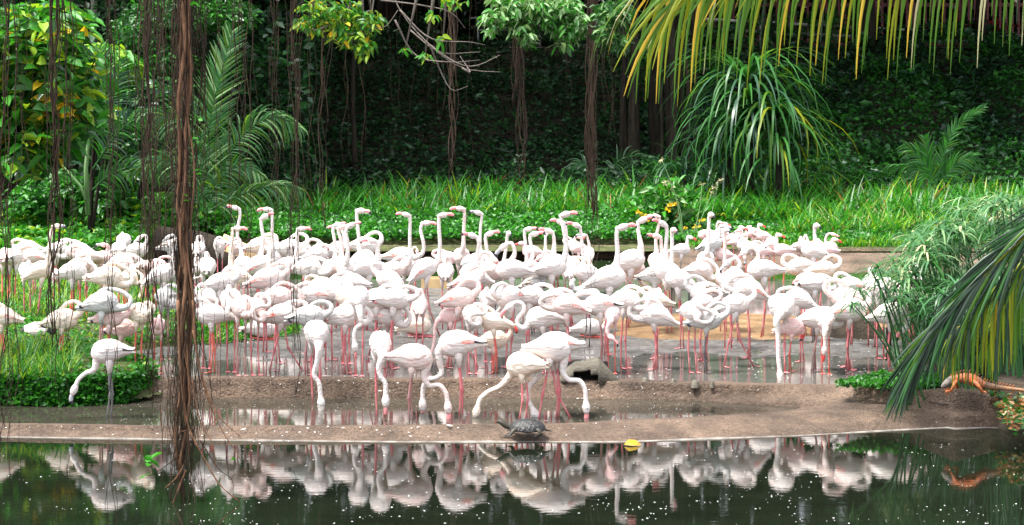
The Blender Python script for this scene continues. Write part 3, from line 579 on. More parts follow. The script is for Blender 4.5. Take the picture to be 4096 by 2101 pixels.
B('D4', 1250, 860, -10, 'sleep'); B('D4', 1370, 1090, 180, 'arch', neck=[(1190, 1190), (1120, 1170), (1110, 1100), (1170, 1020), (1170, 950), (1110, 915), (1070, 930)], face='ld', size=1.08, hb=.62, pitch=0, tint='w', label='big white flamingo facing left with deep S neck and bill pointing at its chest')
B('D4', 860, 1130, 180, 'sleep', tint='p', size=.85, leg='r'); B('D4', 400, 1070, 180, 'feed', tint='k', size=.75, leg='r', bill='r')
B('D5', 210, 560, 0, 'tuck', tint='p'); B('c3', 1600, 650, 180, 'alert', neck=[(1575, 570), (1565, 450), (1555, 350), (1552, 300)], face='l', up=.45, hb=.72)
B('D5', 400, 420, 90, 'alert', neck=[(400, 400), (415, 330), (400, 260), (390, 220)], face='l', size=.85, bill='g', tint='b'); B('D5', 300, 350, 180, 'low', tint='k', size=.8, leg='r', neck=[(265, 330), (260, 260), (275, 225)], face='r', up=-.2, bill='r')
B('D5', 240, 320, 180, 'sleep', tint='w', size=.75); B('c3', 1360, 840, -60, 'curl', tint='w'); B('c3', 1450, 890, 180, 'tuck', tint='b', coral=True)
B('D5', 400, 830, 150, 'arch', tint='g', leg='g', bill='g', neck=[(310, 790), (255, 780), (240, 710), (260, 680), (225, 690)], face='d', size=.9, label='greyish young flamingo whose dark neck loops down beside the vines')
B('D5', 520, 950, 180, 'sleep', dark=True, coral=True, label='white flamingo with a black-tipped pink wing pointing right, crossed by the thin vine', leg='b'); B('D5', 410, 1190, 0, 'low', sit=True, neck=[(560, 1190), (590, 1120), (560, 1060)], size=.95, leg='r', label='white flamingo sitting on the mud in the centre, below the thin vine')
B('D5', 650, 1050, -90, 'feed', tint='k', neck=[(635, 1130), (610, 1200), (605, 1260)], size=.85, leg='r', bill='p', face='rd'); B('D5', 800, 900, -30, 'tuck', tint='w')
B('D5', 1110, 1060, 180, 'tuck', pitch=18, size=1.08, tint='w', leg='p', label='large white flamingo left of the sand bank, its tail slanting down to the right'); B('D5', 1110, 900, 180, 'arch', neck=[(1010, 880), (1085, 880), (1080, 820), (1020, 770), (990, 775)], face='ld', tint='p', bill='p', size=.9)
B('D5', 620, 670, 0, 'alert', neck=[(705, 540), (715, 400), (705, 250), (705, 150)], face='r', up=.35, size=1.15, label='large white flamingo with raised neck and bill turned up right, left of the tall-necked pair')
B('D5', 840, 490, 0, 'alert', neck=[(945, 440), (960, 330), (935, 180), (925, 80)], face='r', up=.5, size=1.1, label='white flamingo with an upright curved neck before the yellow-flowered shrub, over dark water')
B('D5', 870, 570, 0, 'feed', neck=[(930, 540), (915, 630), (960, 710), (1010, 750)], face='rd', tint='b', size=.95); B('D5', 830, 620, -90, 'arch', tint='k', neck=[(850, 640), (860, 720), (830, 760)], size=.7, face='ld')
B('D5', 1120, 500, 90, 'alert', neck=[(1125, 380), (1120, 250), (1150, 100), (1160, 20)], face='l', up=.15, tint='b', label='pale flamingo with raised neck and pink bill pointing left, in front of the yellow flowers'); B('D5', 1190, 560, 150, 'alert', neck=[(1185, 450), (1175, 320), (1175, 240)], face='l', up=.3, tint='b')
B('D5', 1240, 600, 150, 'alert', neck=[(1222, 480), (1225, 350), (1235, 200), (1235, 120)], face='l', up=.6); B('D5', 1110, 640, 0, 'sleep', tint='j', leg='p', dark=True)
B('D5', 1370, 690, 170, 'alert', neck=[(1280, 560), (1290, 400), (1290, 250), (1287, 160)], face='f', pitch=20, leg='p', hb=.74, label='white flamingo standing with long pink legs above the green water, neck straight up'); B('D5', 1120, 850, -90, 'sleep', size=.7)
B('c4', 805, 470, 0, 'low', neck=[(845, 440), (848, 400), (848, 370)], face='r', up=-.3, size=.8, leg='g', bill='r', label='small white lesser flamingo standing alone with dark legs at the ledge corner')
L_ = [(985, 360, 180, 'low', [(1060, 330), (1070, 290), (1078, 258)], 'r', 'k'), (1060, 375, 180, 'sleep', None, None, 'k'), (1110, 350, 180, 'low', [(1115, 320), (1118, 285), (1120, 268)], 'r', 'k'),
      (1200, 388, 0, 'low', [(1240, 360), (1240, 320), (1240, 295)], 'r', 'k'), (1240, 410, 0, 'low', [(1262, 380), (1262, 340), (1258, 315)], 'l', 'k'), (1340, 345, 180, 'low', [(1330, 330), (1325, 305), (1330, 292)], 'l', 'k'),
      (1365, 350, 0, 'low', [(1388, 330), (1385, 300), (1382, 275)], 'r', 'b'), (1420, 368, 180, 'sleep', None, None, 'k'), (1285, 440, 180, 'low', [(1290, 400), (1295, 370), (1295, 352)], 'l', 'b'),
      (1330, 455, 180, 'feed', [(1270, 470), (1275, 440, 0), (1262, 470), (1280, 505)], 'd', 'b'), (1420, 480, 180, 'sleep', None, None, 'k'), (1475, 450, 0, 'low', [(1520, 430), (1522, 390), (1520, 350)], 'r', 'k'),
      (1485, 420, 90, 'low', [(1500, 410), (1500, 395), (1497, 385)], 'l', 'k'), (1565, 472, 180, 'low', [(1505, 450), (1500, 430), (1500, 420)], 'l', 'k'), (1120, 505, 180, 'sleep', None, None, 'k')]
for x, y, hd, ps, nk, fc, tn in L_: B('c4', x, y, hd, ps, neck=nk, face=fc, tint=tn, size=.76, leg='r', bill='r' if fc == 'r' else 'g', up=-.35, zone='far')
B('c4', 1030, 425, 0, 'alert', neck=[(1075, 400), (1088, 350), (1092, 290)], face='r', tint='g', leg='g', bill='g', size=.95, up=-.1, dark=True)
for x, y, hd, nk, fc, tn, b_ in [(1180, 345, 0, [(1190, 300), (1190, 250), (1195, 225)], 'd', 'k', 'g'), (1235, 330, 0, [(1228, 290), (1232, 240), (1250, 215), (1265, 250)], 'd', 'b', 'g'),
                             (1500, 345, 0, [(1535, 330), (1528, 280), (1532, 250)], 'r', 'b', 'r'), (1390, 340, 90, [(1395, 300), (1390, 270), (1388, 258)], 'l', 'b', 'r'), (1480, 370, 180, [(1468, 330), (1458, 260), (1480, 205), (1510, 195)], 'r', 'k', 'p')]:
    B('D6', x, y, hd, 'low', neck=nk, face=fc, tint=tn, size=.76, leg='r', bill=b_, up=-.3)
B('D6', 1335, 385, 180, 'alert', neck=[(1345, 300), (1343, 200), (1343, 110)], face='f', tint='w', dark=True, leg='g', bill='g', pitch=4, size=1.05, label='tall young flamingo with dark wing feathers and thin upright neck on the far right ledge')
B('D6', 1180, 545, 180, 'sleep', tint='w', pitch=-8); B('D6', 1430, 580, 0, 'sleep', tint='p', size=.9); B('D6', 1300, 700, 180, 'arch', neck=[(1260, 670), (1245, 640), (1215, 635)], face='ld', tint='w', size=.9)
B('D6', 1350, 725, 0, 'tuck', tint='w', leg='g', label='white flamingo with a looped neck at its right side, left of the coral-tailed pair'); B('D6', 1175, 890, 170, 'tuck', pitch=14); B('D6', 1380, 1100, 0, 'tuck', tint='w', leg='b', hb=.66, label='white flamingo with a ring-shaped neck loop to the right, lowest on the right side')
B('D6', 990, 970, -80, 'feed', neck=[(945, 1110), (950, 1200), (960, 1320), (962, 1450), (965, 1540), (975, 1640)], size=1.25, hb=.66, width=1.05, label='big white flamingo on the right seen front-on, neck straight down to wet mud')
B('D6', 1100, 1190, 0, 'low', tint='k', size=.85, leg='r', bill='r', hb=.55, neck=[(1185, 1130), (1205, 1170)], face='d', label='pink flamingo stooping behind the big front-on bird with a red and black bill')
B('D6', 500, 950, 0, 'sleep', tint='w', coral=False, legs='walk', hb=.66, label='white flamingo preening on bright pink legs in front of the sand bank'); B('D6', 200, 1110, 0, 'sleep', tint='g', leg='g', hb=.66, label='greyish flamingo with dark legs and drooped neck before the sand bank')
B('D6', 50, 1020, -60, 'curl2', leg='p', hb=.66); B('D6', 130, 590, 0, 'tuck', tint='w', side=-1)
B('c4', 985, 560, -80, 'alert', neck=[(998, 490), (1005, 400), (1010, 300), (1013, 205)], face='f', bill='g', size=1.05, label='white flamingo with a very straight raised neck facing the camera before the far ledge')
B('c4', 1120, 690, -90, 'alert', neck=[(1130, 600), (1132, 480), (1130, 380), (1130, 320)], face='f', bill='g', tint='b'); B('c4', 1200, 690, -60, 'arch', neck=[(1225, 640), (1242, 580), (1215, 535), (1180, 545)], face='ld', tint='w', bill='g')
B('c4', 1160, 720, -80, 'curl'); B('D6', 640, 780, 180, 'tuck', coral=True, pitch=16, tint='w'); B('D6', 800, 580, 180, 'arch', neck=[(670, 600), (670, 540), (740, 460), (735, 390), (690, 350), (640, 360)], face='ld', pitch=-4, hb=.74, leg='p', label='white flamingo over the right water, neck curving up and forward to the left')
B('c4', 985, 790, 180, 'sleep', tint='j'); B('c4', 960, 880, 0, 'sleep', tint='b', size=.9)
B('c5', 500, 570, 180, 'sleep', coral=True); B('c5', 470, 650, 180, 'sleep', coral=True, tint='b'); B('c5', 490, 730, 0, 'sleep', coral=True, leg='p', size=1.15, label='large white flamingo with its pink tail to the left, behind the sedge tips')
B('c5', 760, 755, 0, 'low', neck=[(850, 760), (880, 800), (880, 830)], face='ld', leg='p', size=1.1, label='white flamingo bowing its head right, half behind sedge leaves'); B('c5', 640, 560, 90, 'sleep'); B('c5', 705, 590, -60, 'tuck')
B('c5', 935, 500, 90, 'sleep', label='white flamingo glimpsed through the sedge, rump to the camera'); B('c5', 885, 620, 150, 'tuck', tint='b', leg='p'); B('c5', 1080, 640, 90, 'sleep', size=.9)
B('c5', 335, 800, -90, 'feed', neck=[(332, 870), (332, 930), (330, 960)], size=.9, tint='b', bill='r', hb=.66, leg='r'); B('c5', 200, 590, 0, 'sleep', size=.8)
# --- labels: what each bird does, its colour and what it stands near
LM = [(60, 'at the far left edge'), (115, 'above the pied duck'), (165, 'left of the big root'), (215, 'just right of the big root'), (262, 'by the wooden log'), (320, 'left of the flock centre'), (400, 'above the left front birds'),
      (470, 'above the turtle\'s left'), (545, 'above the driftwood'), (600, 'right of the thin vine'), (650, 'by the feeding table'), (700, 'before the yellow-flowered shrub'), (770, 'above the sand bank'), (850, 'over the far right ledge'), (1100, 'beside the umbrella sedge')]
PW = {'tuck': 'with looped neck', 'sleep': 'with tucked head', 'curl': 'facing front with coiled neck', 'curl2': 'facing front with coiled neck', 'arch': 'with hooked neck', 'feed': 'reaching down', 'alert': 'with raised neck', 'low': 'with short curved neck', 'sit': 'sitting'}
TW = {'w': 'white', 'b': 'blush', 'k': 'pink', 'p': 'cream', 'g': 'greyish', 'j': 'mottled young'}
buckets = {}
for b in BIRDS:
    if b['label']: b['o']['label'] = b['label']; continue
    lm = next(n for e, n in LM if b['px'] < e)
    buckets.setdefault((TW[b['tint']], PW[b['pose']], lm), []).append(b)
ORD = ['leftmost', 'second from left', 'third', 'fourth', 'fifth']
for (tw, pw, lm), bs in buckets.items():
    bs.sort(key=lambda b: b['px'])
    for i, b in enumerate(bs):
        b['o']['label'] = f"{tw} flamingo {pw} {lm}" + ('' if len(bs) == 1 else (', nearer the left' if i == 0 else ', farther right') if len(bs) == 2 else f", {ORD[i]} of {len(bs)}")
# ---------------------------------------------------------------- plant cover (nobody could count it)
def rnd(a, b, n=None): return rng.uniform(a, b, n)
def rdir(n, zlo=-.2, zhi=1.): 
    a = rnd(0, 2 * math.pi, n); z = rnd(zlo, zhi, n); r = np.sqrt(np.maximum(0, 1 - z * z)); return np.stack([np.cos(a) * r, np.sin(a) * r, z], 1)
def hzv(X, Y): return np.interp(Y, [34, 36, 39.5, 42, 44, 47, 50, 50.5, 53.5, 60, 100], [.30, .38, .5, .65, 1.2, 2.5, 3.62, 3.65, 3.65, 4.2, 9])
def fbm(X, Y, s, seed=0.): return np.array([noise.fractal(Vector((x * s, y * s, seed)), 1., 2., 3) for x, y in zip(X, Y)])
# left grass bank: small-leaved ground cover
P = scatter_poly(LB, 21000); P[:, 2] += rnd(.03, .15, len(P)) + .05 * fbm(P[:, 0], P[:, 1], 1.5)
keep = ~((P[:, 1] > 25.5) & (rng.random(len(P)) < .35)); P = P[keep]
tag(leaves('ground_cover', P, rdir(len(P), -.1, .9), rnd(.035, .07, len(P)), rnd(.03, .055, len(P)), [M['l_bright'], M['l_mid'], M['l_lime']], w=[.62, .25, .13]), kind='stuff')
n = 5200; q = rng.random(n); px_ = -40 + 196 * q + rnd(-2, 4, n); row = np.interp(px_, [-40, 60, 130, 156], [387, 389, 386, 378]); P = np.stack(XY(px_, row, .2)[:2], 1); zz_ = rnd(.05, .33, n); P = np.stack([P[:, 0], P[:, 1] - rnd(-.04, .10, n) - .12 * (.33 - zz_), zz_], 1)
tag(leaves('overhanging_cover', P, rdir(n, -.6, .6), rnd(.04, .07, n), rnd(.035, .055, n), [M['l_bright'], M['l_mid'], M['l_deep']], w=[.45, .35, .2]), kind='stuff')
LG = [(-40, 330), (130, 330), (180, 300), (130, 285), (60, 280), (-40, 280)]
P = np.concatenate([scatter_poly(LG, 3200), scatter_poly([(-40, 390), (70, 390), (80, 362), (-40, 355)], 1600)]); P[:, 2] += .08
tag(blades('bank_grass', P, rnd(0, 6.3, len(P)), rnd(.9, 1.5, len(P)), rnd(-.3, .9, len(P)), rnd(.15, .34, len(P)), .016, [M['l_bright'], M['l_mid'], M['l_lime']], seg=3), kind='stuff')
P = scatter_poly([(160, 346), (215, 345), (300, 335), (300, 322), (215, 316), (160, 320)], 7000); P[:, 2] += rnd(.0, .05, len(P))
tag(leaves('low_ground_cover', P, rdir(len(P), .1, 1), rnd(.03, .06, len(P)), .03, [M['l_bright'], M['l_mid'], M['l_lime']], w=[.6, .2, .2]), kind='stuff')
P = scatter_poly([(835, 388), (880, 377), (950, 380), (960, 388), (915, 391)], 2600, .26); P[:, 2] += rnd(.0, .05, len(P))
tag(leaves('rim_weeds', P, rdir(len(P), 0, .8), .05, .04, [M['l_bright'], M['l_mid']]), kind='stuff')
P = scatter_poly([(972, 390), (1030, 390), (1030, 427), (1001, 427), (996, 405)], 900, .2); P[:, 2] += rnd(-.02, .08, len(P)); P[:, 1] -= rnd(0, .3, len(P))
tag(leaves('leaf_litter', P, rdir(len(P), -.1, .5), rnd(.04, .09, len(P)), .035, [M['l_brown'], M['l_deep'], M['l_mid'], M['l_straw']], w=[.4, .25, .25, .1]), kind='stuff')
# far left heap of leafy plants
P = scatter_poly(LF, 26000); n = len(P); hh = .25 + .65 * np.clip(.5 + fbm(P[:, 0], P[:, 1], .45, 3.), 0, 1.3) * np.clip((P[:, 1] - 33.5) / 3, .15, 1); P[:, 2] += hh * rnd(.25, 1., n) ** .5
tag(leaves('leafy_thicket', P, rdir(n, -.3, .8), rnd(.08, .15, n), rnd(.06, .11, n), [M['l_bright'], M['l_mid'], M['l_lime']], w=[.66, .24, .1]), kind='stuff')
# far bank: low leafy belt, then lily-like strap plants, then hillside cover
def belt(px0, px1, y0, y1, n):
    Y = rnd(y0, y1, n); px = rnd(px0, px1, n); X = (px - 512) * Y / F; return X, Y
X, Y = belt(215, 1100, 35.4, 38.2, 42000); ht = .16 + .42 * np.clip((Y - 35.2) / 2.2, 0, 1) * (.6 + .5 * fbm(X, Y, .8, 5)); ht = np.clip(ht, .06, 1)
ht = np.where((512 + X * F / Y) > 655, ht * .55, ht)
P = np.stack([X, Y, .36 + ht * rnd(.2, 1., len(X)) ** .6], 1); n = len(P)
tag(leaves('creeping_plants', P, rdir(n, -.2, .8), rnd(.05, .11, n), rnd(.045, .085, n), [M['l_bright'], M['l_mid'], M['l_deep']], w=[.45, .38, .17]), kind='stuff')
def tufts(name, px0, px1, y0, y1, nt_, per, L, W, mats, z, w=None, e0=(.9, 1.5), e1=(-.5, .8), seg=4):
    X, Y = belt(px0, px1, y0, y1, nt_); Z = z(X, Y) if callable(z) else np.full(nt_, z)
    P = np.repeat(np.stack([X, Y, Z], 1), per, 0) + rng.normal(size=(nt_ * per, 3)) * (.05, .05, .0); n = len(P)
    sz = np.repeat(rnd(.7, 1.25, nt_), per)
    return tag(blades(name, P, rnd(0, 6.3, n), rnd(*e0, n), rnd(*e1, n), rnd(L[0], L[1], n) * sz, W, mats, seg=seg, w=w), kind='stuff')
zz = lambda X, Y: hzv(X, Y) - .02
tufts('strap_leaved_lilies', 200, 1100, 37.6, 41.2, 1500, 12, (.36, .86), .05, [M['l_bright'], M['l_mid'], M['l_deep'], M['l_lime'], M['l_brown']], zz, [.40, .34, .17, .06, .03])
tufts('bank_reeds', 780, 1150, 36.0, 40.8, 900, 14, (.26, .68), .03, [M['l_bright'], M['l_mid'], M['l_lime'], M['l_straw'], M['l_brown']], zz, [.52, .28, .14, .03, .03])
tufts('bank_reeds', 560, 800, 37.8, 40.8, 350, 12, (.4, .7), .035, [M['l_bright'], M['l_mid'], M['l_lime']], zz, [.55, .38, .07])
tufts('short_lawn_grass', 690, 930, 35.2, 36.6, 1500, 9, (.1, .24), .02, [M['l_bright'], M['l_lime']], zz, [.7, .3], seg=2)
# hillside leaf cover; its very dark leaf colours stand in for canopy shade
n = 90000; Y = 41.2 + 9.2 * rng.random(n); X = rnd(-17, 17, n); px = 512 + X * F / Y
lump = fbm(X, Y, .55, 11); Z = hzv(X, Y) + .1 + np.clip(.45 + .7 * lump, .0, 1.4) * rnd(.3, 1, n)
k = (px < 640); D = rdir(n, -.7, .5)
P = np.stack([X, Y, Z], 1)
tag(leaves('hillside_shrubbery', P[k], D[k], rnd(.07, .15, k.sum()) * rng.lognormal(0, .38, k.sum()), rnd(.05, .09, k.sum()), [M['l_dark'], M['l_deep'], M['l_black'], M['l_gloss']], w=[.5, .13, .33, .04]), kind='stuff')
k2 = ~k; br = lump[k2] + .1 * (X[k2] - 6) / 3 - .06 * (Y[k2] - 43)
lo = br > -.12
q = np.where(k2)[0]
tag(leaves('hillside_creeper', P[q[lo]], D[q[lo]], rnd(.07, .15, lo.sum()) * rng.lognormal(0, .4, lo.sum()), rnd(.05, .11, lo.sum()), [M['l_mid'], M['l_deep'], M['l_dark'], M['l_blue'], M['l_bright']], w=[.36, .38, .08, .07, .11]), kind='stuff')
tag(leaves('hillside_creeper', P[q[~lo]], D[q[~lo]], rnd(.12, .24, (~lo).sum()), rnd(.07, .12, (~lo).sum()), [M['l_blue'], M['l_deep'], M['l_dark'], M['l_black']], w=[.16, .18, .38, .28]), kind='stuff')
tufts('hillside_ferns', 640, 1100, 41.6, 48.5, 230, 9, (.3, .7), .05, [M['l_mid'], M['l_blue'], M['l_deep'], M['l_palmg']], lambda X, Y: hzv(X, Y) + .35, [.28, .24, .38, .10], e0=(.2, 1.2), e1=(-1.0, .1))
tufts('hillside_ferns', 230, 640, 41.6, 47.5, 110, 8, (.3, .6), .05, [M['l_deep'], M['l_dark'], M['l_blue']], lambda X, Y: hzv(X, Y) + .3, [.4, .45, .15], e0=(.2, 1.2), e1=(-1.0, .1))
# dark understorey beyond the path
n = 42000; X = rnd(-26, 26, n); Y = rnd(54, 60, n); Z = hzv(X, Y) + rnd(0, 1, n) ** 1.2 * (5.5 + 1.5 * np.sin(X * .7))
P = np.stack([X, Y, Z], 1); P = P[~((X > 7) & (X < 16) & (Z < 4.9) & (Y < 56.5))]; n = len(P)
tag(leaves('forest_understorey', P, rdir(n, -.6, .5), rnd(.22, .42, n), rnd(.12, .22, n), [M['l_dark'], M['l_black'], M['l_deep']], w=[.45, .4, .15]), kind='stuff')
n = 26000; X = rnd(-34, 34, n); Y = rnd(61, 65, n); Z = rnd(3.5, 15, n)
tag(leaves('far_forest', np.stack([X, Y, Z], 1), rdir(n, -.6, .5), rnd(.6, 1.0, n), rnd(.35, .6, n), [M['l_dark'], M['l_deep']], w=[.7, .3]), kind='stuff')
# left forest understorey beyond the far left bank
n = 34000; X = rnd(-17, -3.6, n); Y = rnd(38.4, 43.5, n); Z = rnd(0, 1, n) ** 1.1 * 5.2 + .4; px = 512 + X * F / Y
P = np.stack([X, Y, Z], 1); lmp = np.array([noise.fractal(Vector((a * .6, b * .6, c * .6)), 1, 2, 3) for a, b, c in P]); kk = lmp > -.06; P = P[kk]; n = len(P)
tag(leaves('left_understorey', P, rdir(n, -.7, .5), rnd(.12, .26, n), rnd(.08, .14, n), [M['l_dark'], M['l_deep'], M['l_black'], M['l_gloss'], M['l_blue']], w=[.36, .24, .26, .07, .07]), kind='stuff')
# ---------------------------------------------------------------- trees
def limbed(mb, p, d, L, r, depth, out, spread=.6):
    q = p; pts = [p]; rr = [r]
    for i in range(4):
        d = unit(d + rng.normal(size=3) * .16); q = q + d * L / 4; pts.append(q); rr.append(r * (1 - .13 * (i + 1)))
    mb.tube(pts, rr, 7 if r > .06 else 5)
    if depth == 0: out.append(q); return
    for _ in range(3): limbed(mb, q, unit(d + rng.normal(size=3) * spread), L * .62, r * .5, depth - 1, out, spread)
def tree(x, y, z, h, r, crown, mats, w, label, name='forest_tree', n=2600, ls=(.22, .4), lean=(0, 0), group='trees of the forest', bark='bark', cr=1.9):
    t = empty(name, (x, y, z), label, 'tree', group); mb_ = MB(); out = []
    pts = [np.array((lean[0] * k ** 1.3 + .12 * math.sin(k * 5 + x), lean[1] * k, h * k)) for k in np.linspace(0, 1, 9)]; rr = [r * (1.35 - .3 * min(1, k * 6) - .45 * k) for k in np.linspace(0, 1, 9)]
    mb_.tube([p - np.array((0, 0, .3)) * (i == 0) for i, p in enumerate(pts)], rr, 10)
    for _ in range(4): limbed(mb_, pts[-2], unit(np.array((rng.normal() * .8, rng.normal() * .8, .7))), h * .3, r * .45, 1, out)
    mb_.build('trunk', M[bark], t)
    out = np.array(out); k = rng.integers(0, len(out), n); P = out[k] + rng.normal(size=(n, 3)) * np.array((cr, cr, cr * .6)) * .55
    leaves('crown', P, rdir(n, -.8, .4), rnd(*ls, n), rnd(ls[0] * .5, ls[1] * .5, n), [M[m] for m in mats], t, w=w)
    return t
TL = [(-11, 55, 'far left'), (-6.5, 56, ''), (-2.5, 55.2, ''), (1.2, 57, ''), (3.6, 55.5, ''), (6.6, 58, ''), (13.5, 57, ''), (18, 56, ''), (-16, 50, ''), (21, 52, '')]
nm = ['far left side of the path above the hill', 'second from the left beyond the railing', 'left of the steel railing', 'behind the steel railing', 'right of the steel railing', 'left end of the red fence', 'behind the red fence', 'right end beyond the red fence', 'outer left edge of the forest', 'outer right edge of the forest']
for (x, y, _), l in zip(TL, nm): tree(x, y, hzv(x, y), 7.5 + rnd(-1, 1), .26, 3, ['l_dark', 'l_deep', 'l_black'], [.5, .2, .3], 'tall dark forest tree, ' + l, n=3600, ls=(.35, .6), cr=3.4)
tree(*[at(861, 50, 49.6)[0], 49.6, 3.4], 6.5, .24, 3, ['l_dark', 'l_black'], [.5, .5], 'thick dark tree trunk standing in front of the red fence', cr=2.2, ls=(.3, .5))
tree(at(985, 60, 50.)[0], 50., 3.5, 6, .12, 3, ['l_dark', 'l_black'], [.5, .5], 'slim reddish trunk in front of the right end of the red fence', cr=2.0, ls=(.3, .5))
tree(at(88, 200, 40.)[0], 40., .5, 7, .075, 3, ['l_mid', 'l_deep', 'l_bright'], [.4, .4, .2], 'slim pale grey tree trunk rising behind the bright shrubs on the left', bark='barkp', n=2400, ls=(.15, .3), cr=1.7)
for a, l in ((-9.5, 'dark'), (-13, 'dark'), (-6.2, 'dark'), (-3.0, '')): tree(a, 42.5 + abs(a + 6) * .2, .7, 6.8, .15 if a < -4 else .05, 3, ['l_dark', 'l_deep', 'l_mid'], [.5, .35, .15], {-9.5: 'dark tree behind the left palms', -13: 'dark tree at the left edge of the picture', -6.2: 'dark tree behind the upright palm frond', -3.0: 'dark tree at the left end of the shaded slope'}[a], n=4200, ls=(.2, .36), cr=2.4)
# banyan stems, a curtain of fused dark roots standing on the slope
bt = empty('banyan_tree', (at(645, 190, 43)[0], 43, .8), 'old banyan with fused dark root stems behind the strap-leaved plants', 'tree')
for i in range(16):
    x = rnd(-.35, .95); y = rnd(-.5, .5); r = rnd(.03, .08); mb_ = MB()
    pts = [np.array((x * (1 + .25 * (1 - k)) + .03 * math.sin(k * 9 + i), y, -.4 + 6.6 * k)) for k in np.linspace(0, 1, 12)]; mb_.tube(pts, [r * (1.3 - .5 * k) for k in np.linspace(0, 1, 12)], 8)
    mb_.build('root_stem', M['bark'], bt)
n = 6000; P = rng.normal(size=(n, 3)) * (2.6, 1.8, .7) + (0, 0, 6.6)
leaves('crown', P, rdir(n, -.8, .3), rnd(.2, .36, n), rnd(.1, .18, n), [M['l_dark'], M['l_deep']], bt)
# canopy limbs of the big banyan over the hillside (its crown shades the slope)
n = 15000; X = rnd(-20, 20, n); Y = rnd(41.5, 55, n); Z = 8.2 + .9 * np.sin(X * .5) + rnd(-.8, 1.2, n) + (Y - 43) * .1
can = empty('forest_canopy', (-3.0, 52, 3.6), 'dense leaf canopy closing over the dark slope', 'tree')
mb_ = MB(); mb_.tube([(0, 0, 0), (0.1, 0, 2), (0, 0, 5), (.4, -1, 6.5)], [.3, .24, .2, .16], 10)
for a in range(9):
    e = np.array((math.cos(a * .7) * 14, -3.5 + 4 * math.sin(a * .7), 6 + .6 * math.sin(a * 3))); mb_.tube([(0, -.2, 4.2), tuple(e * .4 + np.array((0, 0, 3.2))), tuple(e)], [.13, .09, .04], 7)
mb_.build('trunk', M['bark'], can)
leaves('crown', np.stack([X + 3.0, Y - 52, Z - 3.6], 1), rdir(n, -.5, .5), rnd(.5, .8, n), rnd(.3, .45, n), [M['l_dark'], M['l_deep']], can)
# ---------------------------------------------------------------- large-leaved bright tree and shrubs on the left
def leafy(name, label, cat, blobs, Yd, n, L, W, mats, w, group=None, stem=None, big=True, droop=.25, barkm='bark', depth=.6, dz=(-.6, .6)):
    """blobs: (px, row, rpx, rrow) seen at depth Yd, filled with leaves through their volume"""
    c0 = at(blobs[0][0], blobs[0][1], Yd); bx = stem[0] if stem else blobs[0][0]
    base = at(bx, 0, Yd); zb = stem[1] if stem else .3
    t = empty(name, (base[0], Yd, zb), label, cat, group); a = np.array([b[2] * b[3] for b in blobs], float); ks = rng.choice(len(blobs), n, p=a / a.sum())
    bl = np.array(blobs, float)[ks]; u = rng.normal(size=(n, 3)); u = unit(u) * (rng.random(n) ** .42)[:, None]
    s = Yd / F; cx = (bl[:, 0] - 512) * s; cz_ = H - (bl[:, 1] - HZ) * s
    P = np.stack([cx + u[:, 0] * bl[:, 2] * s - base[0], u[:, 1] * depth, cz_ + u[:, 2] * bl[:, 3] * s - zb], 1)
    leaves('crown' if cat == 'tree' else 'foliage', P, rdir(n, *dz), rnd(L * .7, L * 1.2, n), rnd(W * .7, W * 1.2, n), [M[m] for m in mats], t, big=big, w=w, droop=droop)
    mb_ = MB()
    for b in blobs:
        q = at(b[0], b[1], Yd); e = np.array((q[0] - base[0], 0, q[2] - zb)); mb_.tube([(0, 0, -.2), tuple(e * .35 + np.array((0, .1, .2))), tuple(e * .75 + np.array((.05, 0, .1))), tuple(e)], [.035, .026, .018, .008], 6)
    mb_.build('trunk' if cat == 'tree' else 'stem', M[barkm], t)
    return t
Tr = leafy('broadleaf_tree', 'big-leaved yellow-green tree filling the left edge of the picture', 'tree', [(10, 40, 40, 45), (55, 30, 35, 32), (20, 110, 48, 34), (70, 75, 36, 30), (30, 150, 34, 32), (85, 112, 22, 26), (-20, 100, 40, 80), (50, 135, 26, 22)], 31, 2500, .30, .13, ['l_bright', 'l_mid', 'l_lime', 'l_yel', 'l_deep', 'l_gloss'], [.36, .26, .18, .02, .11, .07], stem=(-60, .2), depth=1.3)
leafy('broadleaf_tree', 'spray of yellowing leaves over the left shrubs', 'tree', [(62, 106, 13, 13), (48, 112, 14, 8)], 30.5, 130, .24, .09, ['l_yel', 'l_lime'], [.75, .25], stem=(-60, .2), depth=.3)
leafy('fishtail_palm', 'bright lime-green bushy palm crown behind the hanging roots', 'palm', [(100, 55, 24, 14), (100, 75, 17, 16), (93, 95, 9, 18), (120, 62, 20, 14)], 35, 1500, .26, .07, ['l_lime', 'l_bright', 'l_mid'], [.5, .38, .12], stem=(88, .3), droop=.6, dz=(-.9, .3))
leafy('green_shrub', 'green feathery shrub hanging from the top centre-left', 'shrub', [(190, 10, 60, 26), (235, 18, 22, 16), (150, 30, 40, 22), (170, 60, 30, 20)], 38, 5200, .13, .06, ['l_bright', 'l_mid', 'l_deep', 'l_dark'], [.16, .3, .3, .24], stem=(160, .4), big=False, depth=1.2)
leafy('green_shrub', 'glossy grey-green leaved shrub behind the palms on the left', 'shrub', [(95, 120, 32, 22), (160, 95, 35, 18), (165, 115, 32, 18), (110, 145, 30, 18), (180, 150, 26, 26)], 36.5, 2000, .2, .09, ['l_gloss', 'l_blue', 'l_mid', 'l_pale'], [.42, .3, .17, .11], stem=(130, .3), depth=1.)
leafy('green_shrub', 'leafy undergrowth at the foot of the left palms', 'shrub', [(60, 185, 45, 14), (100, 200, 30, 12), (40, 200, 50, 14)], 36.2, 1600, .16, .08, ['l_mid', 'l_deep', 'l_bright'], [.4, .4, .2], stem=(90, .3), depth=1.)
